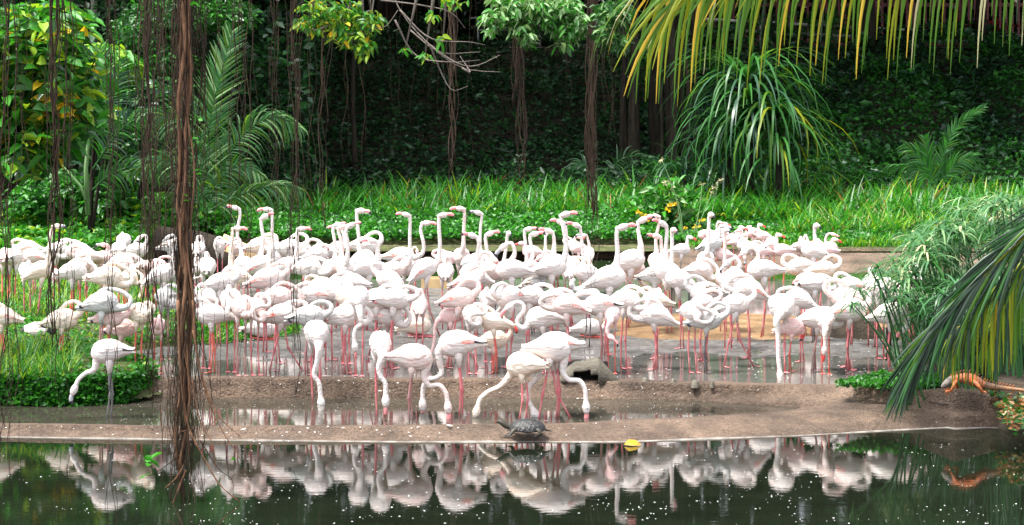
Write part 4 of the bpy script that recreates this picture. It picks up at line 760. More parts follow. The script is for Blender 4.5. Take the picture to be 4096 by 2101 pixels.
# leafy branches hanging into the top of the frame
for lab, blobs, n, mats, w_, L in [('yellow-green leafy branch hanging at the top left of centre', [(330, 10, 34, 14), (350, 32, 22, 18), (310, 22, 18, 10), (372, 20, 12, 10), (365, 48, 10, 10)], 620, ['l_lime', 'l_bright', 'l_mid', 'l_yel'], [.36, .36, .22, .06], .10),
                     ('pale green ficus spray hanging in the top middle', [(517, 4, 30, 12), (520, 24, 14, 12), (498, 16, 16, 10), (540, 8, 16, 12), (492, 28, 6, 6), (528, 38, 7, 8)], 1000, ['l_pale', 'l_bright', 'l_mid'], [.5, .3, .2], .085),
                     ('pale green ficus spray hanging right of the middle root', [(562, 6, 20, 14), (566, 30, 14, 13), (550, 20, 8, 8), (578, 22, 9, 12), (562, 44, 7, 5)], 900, ['l_pale', 'l_bright', 'l_mid'], [.5, .3, .2], .085),
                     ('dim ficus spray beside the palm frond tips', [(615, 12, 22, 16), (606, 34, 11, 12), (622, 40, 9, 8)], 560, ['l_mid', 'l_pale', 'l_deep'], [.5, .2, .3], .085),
                     ('small sprig of lit leaves among bare twigs at the top', [(443, 38, 5, 5), (432, 15, 6, 5), (425, 55, 4, 5), (455, 2, 18, 4), (405, 50, 4, 3)], 60, ['l_lime', 'l_bright'], [.5, .5], .10)]:
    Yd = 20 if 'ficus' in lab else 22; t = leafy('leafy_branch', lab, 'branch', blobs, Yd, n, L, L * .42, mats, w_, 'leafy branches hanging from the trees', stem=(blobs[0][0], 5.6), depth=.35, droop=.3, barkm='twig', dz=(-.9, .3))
# bare twigs
tw = empty('bare_branch', tuple(at(380, -40, 22)), 'bare grey branch with thin drooping twigs at the top centre', 'branch', 'leafy branches hanging from the trees'); o0 = np.array(at(380, -40, 22)); mb_ = MB()
for ln in [[(380, -40), (400, 10), (430, 45), (462, 68), (500, 72)], [(400, 10), (430, 38), (470, 42), (485, 45)], [(395, 20), (415, 55), (450, 62), (480, 60)], [(380, -40), (372, 20), (385, 27), (398, 10)], [(430, 45), (440, 70), (452, 90), (468, 86)], [(372, 10), (330, 25), (312, 30), (303, 18)],
           [(430, 45), (455, 62), (475, 66), (500, 55)], [(380, 0), (420, 5), (450, 12), (465, 28)], [(410, 30), (440, 52), (480, 52)], [(462, 68), (470, 72), (460, 56)], [(372, 20), (352, 34), (340, 30)]]:
    pts = catmull([np.array(at(a, b, 22 + rnd(-.2, .2))) - o0 for a, b in ln], 12); mb_.tube(pts, np.linspace(.010, .003, 12), 5)
mb_.build('twigs', M['twig'], tw)
# ---------------------------------------------------------------- palms: fronds of leaflets
def frond(parent, pts, n, L, W, mats, w, droop, ang=55, name='frond', plane_n=(0, -1, 0), sep=False, rr=.014, tipL=.35, both=True, drop=0., ex=.6):
    """rachis through pts (local), paired leaflets; each near leaflet an object of its own when sep"""
    R_ = catmull(pts, 40); T = unit(np.gradient(R_, axis=0)); mb_ = MB(); mb_.tube(R_, np.linspace(rr, rr * .3, 40), 6); fr = mb_.build(name, M['l_palmy' if sep else 'l_mid'], parent)
    pn = np.array(plane_n, float); Vs = []; Fs = []; ms = []; k0 = 0
    for i in range(n):
        u = .10 + .9 * (i + .5) / n
        for sg in ((-1, 1) if both else (1,)):
            j = u * 39; a = int(min(38, j)); p = R_[a] + (R_[a + 1] - R_[a]) * (j - a); t = T[a]
            s = unit(np.cross(t, pn)) * sg; an = R(ang + rng.normal() * 5 - 18 * u); d = t * math.cos(an) + s * math.sin(an) + pn * rng.normal() * .12 * 1.0; d = unit(d)
            ll = L * (math.sin(math.pi * min(1, .18 + u * .82)) ** .6 * (1 - tipL) + tipL) * rnd(.85, 1.1) if u < .97 else L * tipL
            seg = 5; q = p.copy(); rows = []; dd = d.copy(); wv = unit(np.cross(dd, pn) + rng.normal(size=3) * .25)
            for m in range(seg + 1):
                v = m / seg; ww = W * (1 - .88 * v ** 1.8) * min(1, .5 + v * 3) * .5
                rows += [q - wv * ww, q + pn * ww * .5, q + wv * ww]; dd = unit(dd + np.array((0, 0, -1.)) * droop / seg * (1 + v)); q = q + dd * ll / seg
            fs = [(3 * m + c, 3 * m + c + 1, 3 * m + c + 4, 3 * m + c + 3) for m in range(seg) for c in (0, 1)]; mi = int(rng.choice(len(mats), p=w))
            if sep:
                me = bpy.data.meshes.new('leaflet'); me.from_pydata([tuple(r_) for r_ in rows], [], fs); link('leaflet', me, [M[mats[mi]]], fr)
            else:
                Vs += rows; Fs += [tuple(x + k0 for x in f) for f in fs]; ms += [mi] * len(fs); k0 += len(rows)
    if not sep:
        mb2 = MB(); mb2.add(Vs, Fs, ms); mb2.build('leaflets', [M[m] for m in mats], fr)
    return fr
def lp(base, lst, Y): return [np.array(at(a, b, Y + (c[0] if c else 0))) - np.array(base) for a, b, *c in lst]
# near coconut palm, its trunk just right of the frame
cb = (5.9, 17.6, .25); cp = empty('coconut_palm', cb, 'coconut palm at the right edge whose fronds hang into the top and bottom right corners', 'palm')
mb_ = MB(); mb_.tube([(0, 0, -.3), (.05, 0, 1), (.0, .1, 2.5), (-.15, .1, 4.3)], [.2, .15, .13, .12], 12); mb_.build('trunk', M['barkp'], cp)
top = np.array((-.15, .1, 4.2))
frond(cp, [top] + lp(cb, [(1120, -95), (960, -72), (820, -54), (730, -42), (655, -12)], 17.9), 80, 1.15, .036, ['l_palmg', 'l_palmy', 'l_palmo', 'l_straw'], [.56, .24, .11, .09], 2.0, ang=58, sep=True, rr=.022, tipL=.85)
frond(cp, [top + np.array((0, .5, 0))] + lp(cb, [(1120, -80), (980, -66), (860, -50), (760, -28), (700, 0)], 18.9), 60, .85, .034, ['l_palmg', 'l_palmy', 'l_palm'], [.66, .2, .14], 2.2, ang=62, sep=True, rr=.02, tipL=.8)
frond(cp, [top] + lp(cb, [(1000, -100), (860, -75), (760, -52), (695, -22), (662, 18)], 17.5), 34, .95, .036, ['l_palmg', 'l_palmy', 'l_palmo', 'l_straw'], [.34, .34, .22, .10], .7, ang=26, sep=True, rr=.018, tipL=.8)
b2 = lp(cb, [(1200, 120), (1100, 180), (1024, 238), (975, 285), (935, 332), (912, 368)], 17.2)
frond(cp, b2, 100, .78, .034, ['l_palm', 'l_palmg', 'l_deep'], [.70, .14, .16], .35, ang=24, sep=True, rr=.026, tipL=.6)
b3 = lp(cb, [(1180, 180), (1090, 222), (1035, 258), (990, 300), (955, 335)], 17.6)
frond(cp, b3, 74, .72, .032, ['l_palmy', 'l_palmg', 'l_palm', 'l_palmo'], [.26, .42, .26, .06], 2.6, ang=52, sep=True, rr=.02, tipL=.6)
frond(cp, lp(cb, [(1180, 250), (1090, 258), (1030, 285), (1000, 318), (985, 350)], 17.9), 34, .7, .032, ['l_palmg', 'l_palm', 'l_palmy'], [.45, .4, .15], 2.2, ang=50, sep=False, rr=.02)
# palms in the left background
pb = (at(205, 222, 33.5)[0], 33.5, .4); pp = empty('feather_palm', pb, 'feather palm with one tall upright frond and arching side fronds, right of the big root', 'palm')
for ln, L, dr, nn in [([(203, 215), (207, 150), (212, 110), (222, 70), (232, 32)], .55, .15, 66), ([(206, 200), (225, 160), (248, 130), (275, 117), (302, 128)], .62, 1.6, 44), ([(206, 210), (222, 180), (240, 166), (262, 175)], .4, 1.2, 34),
                      ([(204, 205), (195, 150), (175, 120), (140, 112)], .6, 1.4, 40), ([(203, 215), (190, 180), (165, 160), (128, 172)], .45, 1.2, 36), ([(206, 212), (240, 195), (275, 185), (300, 190)], .45, 1.2, 30)]:
    frond(pp, lp(pb, ln, 33.5), nn, L, .036, ['l_sedge', 'l_mid', 'l_palmg', 'l_pale'], [.32, .28, .2, .2], dr, ang=48)
pb = (at(90, 222, 34.2)[0], 34.2, .4); pp = empty('feather_palm', pb, 'slender palm with pale green stems at the left, behind the dark hanging roots', 'palm')
mb_ = MB(); mb_.tube([np.array(at(a, b, 34.2)) - np.array(pb) for a, b in [(88, 215), (86, 170), (90, 120), (95, 95)]], [.045, .035, .03, .02], 7); mb_.tube([np.array(at(a, b, 34.1)) - np.array(pb) for a, b in [(88, 205), (80, 185), (62, 165), (50, 158)]], [.03, .022, .015, .01], 6); mb_.build('trunk', M['l_pale'], pp)
for ln, L, dr, nn in [([(92, 140), (110, 105), (118, 80), (122, 60)], .42, .5, 26), ([(92, 170), (120, 130), (150, 118), (185, 135)], .45, 1.2, 34), ([(92, 190), (110, 175), (140, 165), (165, 175)], .42, 1.2, 32), ([(90, 160), (70, 130), (45, 125), (20, 145)], .4, 1.3, 30), ([(90, 150), (100, 100), (104, 70), (100, 45)], .4, .3, 26)]:
    frond(pp, lp(pb, ln, 34.2), nn, L, .036, ['l_mid', 'l_bright', 'l_blue', 'l_deep'], [.35, .25, .2, .2], dr, ang=50)
pb = (at(940, 188, 41)[0], 41, .75); pp = empty('young_palm', pb, 'young palm with a single tall arching frond on the right slope', 'palm')
for ln, L, dr, nn in [([(936, 186), (945, 150), (958, 125), (985, 106)], .28, .3, 26), ([(936, 186), (922, 160), (905, 145)], .42, .8, 24), ([(936, 186), (915, 168), (890, 165)], .4, 1.4, 24), ([(938, 186), (955, 165), (975, 155)], .4, .9, 24), ([(936, 186), (928, 155), (925, 138)], .35, .4, 20), ([(936, 188), (910, 180), (895, 185)], .35, 1.5, 20)]:
    frond(pp, lp(pb, ln, 41), nn, L, .045, ['l_mid', 'l_bright', 'l_deep', 'l_palmg'], [.4, .25, .2, .15], dr, ang=38)
# fan of dim palm leaf at the banyan foot
pb = (at(600, 190, 41.5)[0], 41.5, .7); pp = empty('young_palm', pb, 'dim palm fronds arching low at the foot of the banyan stems', 'palm')
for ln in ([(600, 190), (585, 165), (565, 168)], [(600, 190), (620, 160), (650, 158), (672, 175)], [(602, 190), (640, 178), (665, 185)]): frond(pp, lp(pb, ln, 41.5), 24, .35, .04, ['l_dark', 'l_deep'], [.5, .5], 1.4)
# ---------------------------------------------------------------- screw pines: long strap leaves, each its own part
def pandanus(px, row, Y, zb, label, n, L, W, up, mats, w):
    b = at(px, row, Y); t = empty('screw_pine', (b[0], Y, zb), label, 'plant', 'screw pines on the bank'); hz_ = b[2] - zb
    mb_ = MB(); mb_.tube([(0, 0, -.2), (.06, 0, hz_ * .5), (0, 0, hz_)], [.09, .075, .06], 9)
    mb_.build('trunk', M['bark'], t)
    for i in range(n):
        a = i * 2.4; e0 = rnd(*up); V, Fq = blades_arr([(0, 0, hz_ + .15 - 1.1 * rng.random() ** 2)], a, e0, e0 - rnd(1.6, 3.1), L * rnd(.7, 1.15), W, 7)
        npmesh('leaf', V, Fq, [int(rng.choice(len(mats), p=w))] * len(Fq), [M[m] for m in mats], t, True)
pandanus(748, 88, 39.6, .5, 'large screw pine with long drooping strap leaves below the palm frond', 170, 2.1, .075, (.3, 1.35), ['l_mid', 'l_palmg', 'l_blue', 'l_deep'], [.22, .12, .26, .40])
pandanus(775, 118, 39.2, .5, 'second screw pine crown with hanging strap leaves, right of the large one', 120, 1.8, .07, (.2, 1.2), ['l_mid', 'l_palmg', 'l_deep', 'l_palmy'], [.26, .15, .50, .09])
pandanus(683, 178, 40.2, .5, 'low screw pine with stiff grey-green leaves left of the large one', 46, 1.5, .05, (.7, 1.5), ['l_blue', 'l_deep', 'l_mid'], [.5, .3, .2])
pandanus(725, 140, 40.0, .5, 'dim screw pine crown between the large one and the low stiff one', 80, 1.7, .06, (.3, 1.4), ['l_blue', 'l_deep', 'l_mid'], [.3, .4, .3])
# yellow-flowered shrub
b = at(668, 225, 36.6); t = empty('flowering_shrub', (b[0], 36.6, .36), 'broad-leaved shrub with yellow-orange flowers on the far bank', 'shrub')
n = 330; u = unit(rng.normal(size=(n, 3))) * (rng.random(n) ** .4)[:, None] * (.62, .35, .52); u[:, 2] += .45
leaves('foliage', u, rdir(n, -.2, .9), rnd(.18, .34, n), rnd(.06, .1, n), [M['l_bright'], M['l_pale'], M['l_mid']], t, big=True, w=[.45, .25, .3], droop=.3)
mb_ = MB(); 
for a in range(9): mb_.tube([(rnd(-.2, .2), 0, -.05), (rnd(-.4, .4), rnd(-.1, .1), .8)], [.014, .006], 5)
mb_.build('stem', M['l_mid'], t)
for px_, ro in [(671, 207), (677, 205), (703, 221), (684, 230), (697, 228), (646, 222), (643, 217), (690, 236), (640, 213), (668, 211), (655, 232)]:
    q = np.array(at(px_, ro, 36.2)) - np.array((b[0], 36.6, .36)); k = 6; leaves('flower', np.repeat([q], k, 0), rdir(k, -.2, 1), .085, .045, [M['l_yel']], t, big=True)
# dry seed heads on thin stalks
for i, (x0, y0, x1, y1, nb) in enumerate([(684, 235, 662, 160, 1), (684, 235, 670, 183, 3), (703, 230, 718, 182, 3), (690, 232, 714, 188, 2), (692, 230, 702, 184, 1)]):
    b = at(x0, y0, 36.0); t = empty('seed_stalk', tuple(b), ['tallest dry seed stalk rising above the reeds', 'dry seed stalk with three heads, left of the pair', 'dry forked seed stalk farthest right', 'dry seed stalk just left of the forked one', 'thin middle seed stalk'][i], 'plant', 'dry seed stalks on the far bank')
    e = np.array(at(x1, y1, 36.0)) - np.array(b); mb_ = MB(); mb_.tube(catmull([(0, 0, -.2), e * .5 + np.array((.05, 0, 0)), e], 8), np.linspace(.012, .006, 8), 5); mb_.build('stalk', M['l_pale'], t)
    for k in range(nb): leaves('seed_head', np.repeat([e + np.array((rnd(-.08, .08) * (k > 0), 0, rnd(-.1, .03) * (k > 0)))], 9, 0), rdir(9, -1, 1), .07, .025, [M['l_straw'], M['twig']], t)
# ---------------------------------------------------------------- umbrella sedge at the right
def sedge_clump(label, spots, foot, Y0, n, L, W, mats, w):
    """spots: (px, row, spread px, spread rows, how many umbels)"""
    bx = (foot - 512) * Y0 / F; t = empty('umbrella_sedge', (bx, Y0, .2), label, 'plant', 'umbrella sedge at the right of the pool')
    for px_, ro, sx, sy, k in spots:
        for q in range(k):
            a_, b_ = px_ + rnd(-sx, sx), ro + rnd(-sy, sy); Y = Y0 + rnd(-.8, .8); p = at(a_, b_, Y); tp = np.array((p[0] - bx, Y - Y0, p[2] - .2)); f_ = np.array((rnd(-.25, .25), rnd(-.2, .2), -.2))
            mb_ = MB(); mb_.tube(catmull([f_, f_ * .4 + tp * .5 + np.array((0, .03, .12)), tp], 8), np.linspace(.011, .006, 8), 5); s = mb_.build('stem', M['l_sedge'], t)
            m = n + int(rnd(-3, 4)); a = np.linspace(0, 6.28, m, endpoint=False) + rnd(-.15, .15, m); V, Fq = blades_arr(np.repeat([tp], m, 0), a, rnd(-.1, .75, m), rnd(-1.5, -.3, m), rnd(.75, 1.15, m) * L, W, 5)
            npmesh('umbel', V, Fq, np.tile(rng.choice(len(mats), m, p=w), 5), [M[x] for x in mats], s, True)
lit = ['l_sedge', 'l_mid', 'l_pale', 'l_straw', 'l_deep']; lw = [.38, .26, .16, .06, .14]; dim = ['l_deep', 'l_sedge', 'l_mid', 'l_dark']; dw = [.36, .30, .16, .18]  # lit and dim palettes put sun and shade into the sedge colours
sedge_clump('umbrella sedge crown at the top of the thicket beside the far grass', [(992, 210, 38, 13, 20), (955, 228, 18, 11, 8)], 990, 22.6, 17, .37, .026, lit, lw)
sedge_clump('umbrella sedge arching over the far ledge, left side of the thicket', [(928, 246, 20, 12, 10), (903, 258, 12, 10, 4)], 940, 22.2, 17, .35, .024, lit, lw)
sedge_clump('umbrella sedge filling the middle of the thicket', [(950, 245, 30, 18, 20), (915, 275, 20, 12, 9)], 960, 21.4, 17, .40, .028, lit, lw)
sedge_clump('umbrella sedge against the right frame edge, above the dark palm frond', [(1005, 222, 22, 22, 18)], 1015, 21.0, 17, .37, .026, lit, lw)
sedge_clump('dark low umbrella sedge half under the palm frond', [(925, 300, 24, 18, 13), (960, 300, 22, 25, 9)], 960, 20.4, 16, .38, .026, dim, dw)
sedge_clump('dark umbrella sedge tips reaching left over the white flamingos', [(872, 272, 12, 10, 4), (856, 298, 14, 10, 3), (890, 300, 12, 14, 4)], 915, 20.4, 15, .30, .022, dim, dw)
n = 5200; P = scatter_poly([(905, 400 - 30), (1080, 380), (1080, 330), (920, 330)], n, .3); P[:, 1] += rnd(0, 2.5, n); P[:, 0] = P[:, 0] + .2
tag(blades('sedge_undergrowth', P, rnd(0, 6.3, n), rnd(.9, 1.5, n), rnd(-.4, 1., n), rnd(.35, .95, n), .018, [M['l_sedge'], M['l_deep'], M['l_pale'], M['l_brown'], M['l_dark']], seg=4, w=[.3, .3, .1, .05, .25]), kind='stuff')
# ---------------------------------------------------------------- hanging aerial roots of the near banyan
nb_ = empty('banyan_tree', (-9.5, 21, .3), 'near banyan whose aerial roots hang down across the left half of the picture', 'tree')
nb0 = np.array((-9.5, 21, .3)); mb_ = MB(); mb_.tube([(0, 0, -.5), (.1, 0, 2), (.3, 0, 4.2), (.6, 0, 6)], [.6, .45, .4, .35], 14)
for e in [(6, -4.6, 5.4), (13, -3.5, 5.9), (14, 2, 6.2), (4, -5.2, 5.6), (8, 4, 6.4), (16, 5, 6.6)]: mb_.tube(catmull([(.4, 0, 4.6), np.array(e) * .5 + np.array((0, 0, 2.9)), e], 10), np.linspace(.22, .07, 10), 8)
mb_.build('trunk', M['bark'], nb_)
def hroot(px, row1, Y, r, n=1, spread=.05, m='root', row0=None, top=6.2, wig=.012, taper=.5, name='aerial_root', seg=5, drift=0., steps=30):
    mb_ = MB(); zt = top if row0 is None else at(px, row0, Y)[2]; e = at(px, row1, Y); H_ = zt - e[2]
    for i in range(n):
        ph = rnd(0, 6.3, 6); ox, oy = rng.normal() * spread * .55, rng.normal() * spread * .6; z1 = e[2] + (rnd(0, .35) * H_ if n > 3 and i > n * .55 else rnd(0, .06) * H_ if n > 1 else 0); pts = []
        for k in np.linspace(0, 1, steps):
            z = zt + (z1 - zt) * k; g = wig * (1 + 2 * k)
            c = 1 if n < 3 else .55 + .45 * abs(math.sin(z * 1.1 + 1.3))
            pts.append(np.array((e[0] + ox * c + drift * k * k + g * (math.sin(z * 3.1 + ph[0]) + .6 * math.sin(z * 7.3 + ph[1])), Y + oy * c + g * math.sin(z * 3.7 + ph[2]), z)) - nb0)
        rr = r * (rnd(.5, 1.2) if n > 1 else 1); mb_.tube(pts, [rr * (1 - taper * k) * (1 + .22 * math.sin(23 * k * H_ + ph[3])) for k in np.linspace(0, 1, steps)], seg)
    return mb_.build(name, M[m], nb_)
for px_, ro, Y_, r, n_, sp in [(4, 470, 17.5, .006, 7, .045), (10, 505, 16.8, .005, 6, .05), (54, 372, 19.5, .011, 14, .045), (57, 430, 19.2, .006, 5, .05), (71, 370, 21, .006, 6, .035), (112, 400, 19.6, .007, 8, .04), (110, 300, 22, .007, 4, .04), (124, 330, 20, .004, 3, .05),
                          (150, 398, 18.6, .008, 16, .06), (158, 415, 18, .006, 9, .07), (146, 330, 19.2, .007, 10, .08), (200, 290, 19.8, .006, 4, .05), (234, 262, 20, .006, 3, .03), (243, 205, 24, .010, 6, .05), (248, 400, 18.5, .004, 6, .06), (283, 250, 24, .005, 3, .05),
                          (296, 400, 19.4, .007, 8, .03), (291, 360, 19, .004, 4, .05), (321, 245, 27, .009, 6, .04), (328, 140, 25, .006, 3, .03), (305, 215, 26, .005, 3, .1), (366, 150, 23, .003, 2, .03), (390, 160, 23, .002, 1, .03), (272, 400, 17.6, .003, 4, .08), (170, 420, 17, .004, 9, .12), (26, 200, 20, .004, 4, .1),
                          (88, 250, 20.5, .004, 3, .06), (224, 410, 17.4, .0035, 6, .10), (415, 130, 22, .002, 1, .03), (362, 175, 23, .005, 2, .02), (345, 175, 26, .005, 3, .05), (271, 300, 25, .006, 4, .05), (310, 385, 18.6, .003, 4, .07)]:
    hroot(px_, ro, Y_, r * .9, max(1, int(n_ * .75)), sp)
for px_, ro, Y_, r, n_, sp, drift in [(452, 175, 28, .013, 6, .035, 0), (452, 205, 27.8, .006, 3, .04, 0), (516, 110, 24, .012, 7, .04, 0), (518, 178, 24, .010, 6, .035, .05), (521, 210, 24, .005, 4, .03, 0), (591, 226, 23, .014, 13, .032, 0), (594, 300, 22.6, .004, 4, .03, .02), (588, 290, 22.8, .004, 3, .04, 0),
                                 (563, 118, 24, .003, 2, .02, .05), (606, 120, 26, .004, 2, .05, 0), (612, 160, 25, .003, 3, .05, 0), (437, 130, 25, .003, 2, .03, .05), (430, 110, 25, .003, 2, .03, 0), (470, 310, 23, .0025, 1, .01, 0), (474, 96, 25, .002, 1, .01, 0), (632, 128, 25, .002, 2, .1, 0), (400, 118, 25, .0025, 1, .02, 0), (593, 335, 22.4, .003, 3, .02, 0)]:
    hroot(px_, ro, Y_, r, n_, sp, drift=drift)
# the big root bundle standing in front of the water
bx, bY = 185, 16.6
for i, (dx, r, m, ro) in enumerate([(-.035, .020, 'root2', 470), (-.012, .016, 'root2', 455), (.012, .018, 'root2', 480), (.034, .013, 'root2', 440), (-.02, .014, 'root', 500), (.022, .014, 'root', 505), (0, .014, 'root', 490), (.048, .010, 'root2', 400), (-.05, .010, 'root', 420), (.005, .012, 'root2', 430)]):
    hroot(bx + .8 * dx * F / bY, ro, bY + (-.03 if m == 'root2' else .04) + rnd(-.02, .02), r, 1, 0, m, wig=.011, taper=.35, name='thick_root', seg=7, steps=46)
for k in range(4): hroot(bx, 500, bY + .02, .0042, 18, .09 + .03 * k, 'root', wig=.014, name='fine_root', steps=40)
hroot(bx + 2, 512, bY, .003, 26, .11, 'root', row0=330, wig=.02, name='fine_root'); hroot(bx, 515, bY - .05, .003, 18, .14, 'root', row0=400, wig=.02, name='fine_root')
for ln, r, m in [([(178, 300), (181, 380), (188, 425), (190, 432), (205, 460), (220, 485), (240, 502)], .011, 'root2'), ([(193, 300), (198, 360), (215, 410), (235, 432), (240, 436)], .009, 'root2'), ([(193, 330), (205, 390), (222, 430), (235, 450), (242, 462)], .007, 'root2'),
                 ([(192, 380), (200, 420), (213, 445), (216, 470)], .006, 'root2'), ([(186, 470), (178, 490), (168, 515)], .008, 'root2'), ([(184, 465), (176, 478), (165, 488)], .007, 'root2'), ([(189, 430), (180, 432), (173, 434)], .005, 'root2'), ([(200, 440), (218, 468), (232, 480), (233, 500)], .005, 'root'),
                 ([(180, 455), (160, 470), (145, 478)], .004, 'root'), ([(190, 480), (195, 500), (185, 522)], .006, 'root'), ([(176, 400), (172, 450), (170, 500)], .004, 'root'), ([(225, 440), (228, 470), (230, 480), (238, 470)], .003, 'root')]:
    pts = catmull([np.array(at(a, b, bY - .06 - .12 * j / len(ln))) - nb0 for j, (a, b) in enumerate(ln)], 22); mb_ = MB(); mb_.tube(pts, [r * (1.15 - .75 * k) * (1 + .15 * math.sin(k * 40)) for k in np.linspace(0, 1, 22)], 7); mb_.build('spreading_root', M[m], nb_)
for (a, b, s) in [(152, 462, .10), (146, 476, .06), (237, 457, .05), (200, 290, .04), (198, 118, .05), (197, 58, .05), (199, 142, .05), (196, 2, .06), (197, 175, .05), (190, 200, .05)]:
    q = np.array(at(a, b, bY - .08)) - nb0; k = 5 if s > .08 else 2
    for _ in range(k): leaves('climber_leaf', [q + rng.normal(size=3) * .012], rdir(1, -.6, .6), s, s * .7, [M['l_bright']], nb_, big=True)
n = 5000; P = rng.normal(size=(n, 3)) * (5, 2.5, .5) + (4, 1, 7.2)
leaves('crown', P, rdir(n, -.8, .3), rnd(.12, .22, n), rnd(.07, .12, n), [M['l_mid'], M['l_deep']], nb_)
# ---------------------------------------------------------------- railings, fence, path kerbs
def rail(a, b, r, m, parent, name='rail'): mb_ = MB(); mb_.tube([a, b], [r, r], 8); return mb_.build(name, M[m], parent)
b = at(474, 30, 50.4); t = empty('metal_railing', (b[0], 50.4, 3.6), 'grey three-bar metal railing at the top of the dark slope', 'railing')
for ro, x0 in ((18, 470), (24, 478), (30, 478)):
    p, q = np.array(at(x0, ro, 50.4)), np.array(at(700, ro + (1 if ro > 20 else 0), 50.4)); rail(p - np.array(t.location), q - np.array(t.location), .022, 'steel', t)
for px_ in (478, 540, 602, 664): p = np.array(at(px_, 17, 50.42)) - np.array(t.location); rail((p[0], .02, -.1), p, .025, 'steel', t, 'post')
t = empty('metal_railing', (at(800, 40, 50.3)[0], 50.3, 3.6), 'low pale kerb rail running down to the right under the red fence', 'railing')
for (xa, ra, xb, rb) in ((700, 19, 1060, 38), (720, 30, 1060, 46)):
    rail(np.array(at(xa, ra, 50.3)) - np.array(t.location), np.array(at(xb, rb, 50.3)) - np.array(t.location), .035, 'kerbw', t)
for px_ in (760, 840, 920, 1000): p = np.array(at(px_, interp([(700, 19), (1060, 38)], px_), 50.32)) - np.array(t.location); rail((p[0], .02, -.3), p, .02, 'kerbw', t, 'post')
t = empty('red_fence', (at(900, 20, 53.8)[0], 53.8, 3.65), 'dark red picket fence along the path at the top right', 'fence'); L0 = np.array(t.location)
me = None
for i, px_ in enumerate(np.arange(690, 1090, 6.2)):
    if me is None:
        mb_ = MB(); mb_.box((0, 0, .62), (.055, .03, 1.16)); o = mb_.build('picket', M['redp'], t, False); me = o.data
    else: o = bpy.data.objects.new('picket', me); C.objects.link(o); o.parent = t
    o.location = ((px_ - 512) * 53.8 / F - L0[0], 0, 0)
for z_ in (.10, 1.05): mb_ = MB(); mb_.box((0, .045, z_), (10.5, .05, .09)); mb_.build('rail', M['redp'], t, False)
for x_ in (-4.6, -1.6, 1.5, 4.4): mb_ = MB(); mb_.box((x_, .11, .6), (.1, .1, 1.3)); mb_.build('post', M['redp'], t, False)
pl = empty('red_leaved_shrub', (at(975, 30, 52.8)[0], 52.8, 3.65), 'dark red-leaved shrub in front of the red fence', 'shrub'); n = 260
M['redleaf'] = leafm('red_leaf', (.22, .02, .02)); leaves('foliage', unit(rng.normal(size=(n, 3))) * (rng.random(n) ** .4)[:, None] * (1.3, .3, .35) + (0, 0, .35), rdir(n), .16, .08, [M['redleaf'], M['l_dark']], pl, big=True)
# ---------------------------------------------------------------- log, driftwood, feeding table, box
def log(): 
    b = XY(218, 278, .1); t = empty('dead_log', (b[0], b[1], .1), 'dark weathered log end leaning in the back water behind the left flock', 'log'); mb_ = MB()
    ang = np.linspace(0, 2 * math.pi, 15)[:-1]; prof_ = [1 + .1 * math.sin(3 * a) + .06 * math.sin(7 * a) for a in ang]; V = []; 
    for i, (x, z, r) in enumerate([(-.9, .62, .30), (-.3, .52, .34), (.2, .36, .36), (.62, .2, .34), (.75, .16, .3)]):
        for a, p in zip(ang, prof_): V.append((x, r * p * math.cos(a), z + r * 1.05 * p * math.sin(a) - .15))
    n = len(ang); fs = [(i * n + j, i * n + (j + 1) % n, (i + 1) * n + (j + 1) % n, (i + 1) * n + j) for i in range(4) for j in range(n)] + [tuple(range(n))[::-1], tuple(range(4 * n, 5 * n))]
    mb_.add(V, fs, 0); o = mb_.build('log_body', M['bark'], t); mb_ = MB(); mb_.tube([(.1, -.3, .5), (.55, -.28, .3), (.8, -.2, .05)], [(.03, .2), (.03, .2), (.02, .15)], 8); mb_.build('bare_wood', M['tan'], t); t.rotation_euler = (0, 0, R(-8))
log()
M['drift'] = mat('driftwood', (.13, .115, .085), .85, (.07, .06, .045), 4, .9, 26, stretch=(1, 3, 3)); M['hole'] = mat('hollow_shade', (.01, .009, .008), .9)
def drift():
    x0, y0, z0 = XY(588, 379, .20); t = empty('driftwood_stump', (x0, y0, z0), 'hollow driftwood stump with a dark opening on the rim behind the front birds', 'stump')
    s = y0 / F; xs = np.linspace(-31, 33, 34) * s; top = lambda p: np.interp(p, [-31, -24, -14, -3, 4, 10, 16, 24, 33], [.5, 12, 19, 20, 22.5, 24, 18, 9, .5]) * s
    V = []; rings = 12
    for i, x in enumerate(xs):
        h = top(x / s)
        for j in range(rings):
            a = math.pi * j / (rings - 1); V.append((x, -.22 * math.cos(a) * (h / .2) ** .5 * .9, h * math.sin(a) ** .7 * (1 + .05 * noise.noise(Vector((x * 14, a * 3, 0)))) - .02))
    fs = [(i * rings + j, (i + 1) * rings + j, (i + 1) * rings + j + 1, i * rings + j + 1) for i in range(33) for j in range(rings - 1)]
    # open the front of the hollow
    def inhole(f): c = np.mean([V[k] for k in f], 0); hx = c[0] / s; return c[1] < -.02 and -24 < hx < 12 and c[2] < s * np.interp(hx, [-24, -10, 0, 12], [2, 11.5, 11.5, 1.5])
    fs = [f for f in fs if not inhole(f)]
    mb_ = MB(); mb_.add(V, fs, 0); o = mb_.build('shell', M['drift'], t); sm = o.modifiers.new('thick', 'SOLIDIFY'); sm.thickness = .02
    mb_ = MB(); mb_.add([(-.3, .06, -.02), (.2, .06, -.02), (.2, .09, .16), (-.3, .09, .16)], [(0, 1, 2, 3)], 0); mb_.build('hollow_shade_sheet', M['hole'], t)  # flat near-black sheet painting the shade inside the hollow
drift()
x0, y0, _ = XY(673, 309, .15); t = empty('feeding_table', (x0, y0, .1), 'low wooden feeding table on a thin metal frame in the green water', 'table')
mb_ = MB(); mb_.box((0, 0, .40), (.52, .5, .05)); mb_.build('tabletop', M['tan'], t, False)
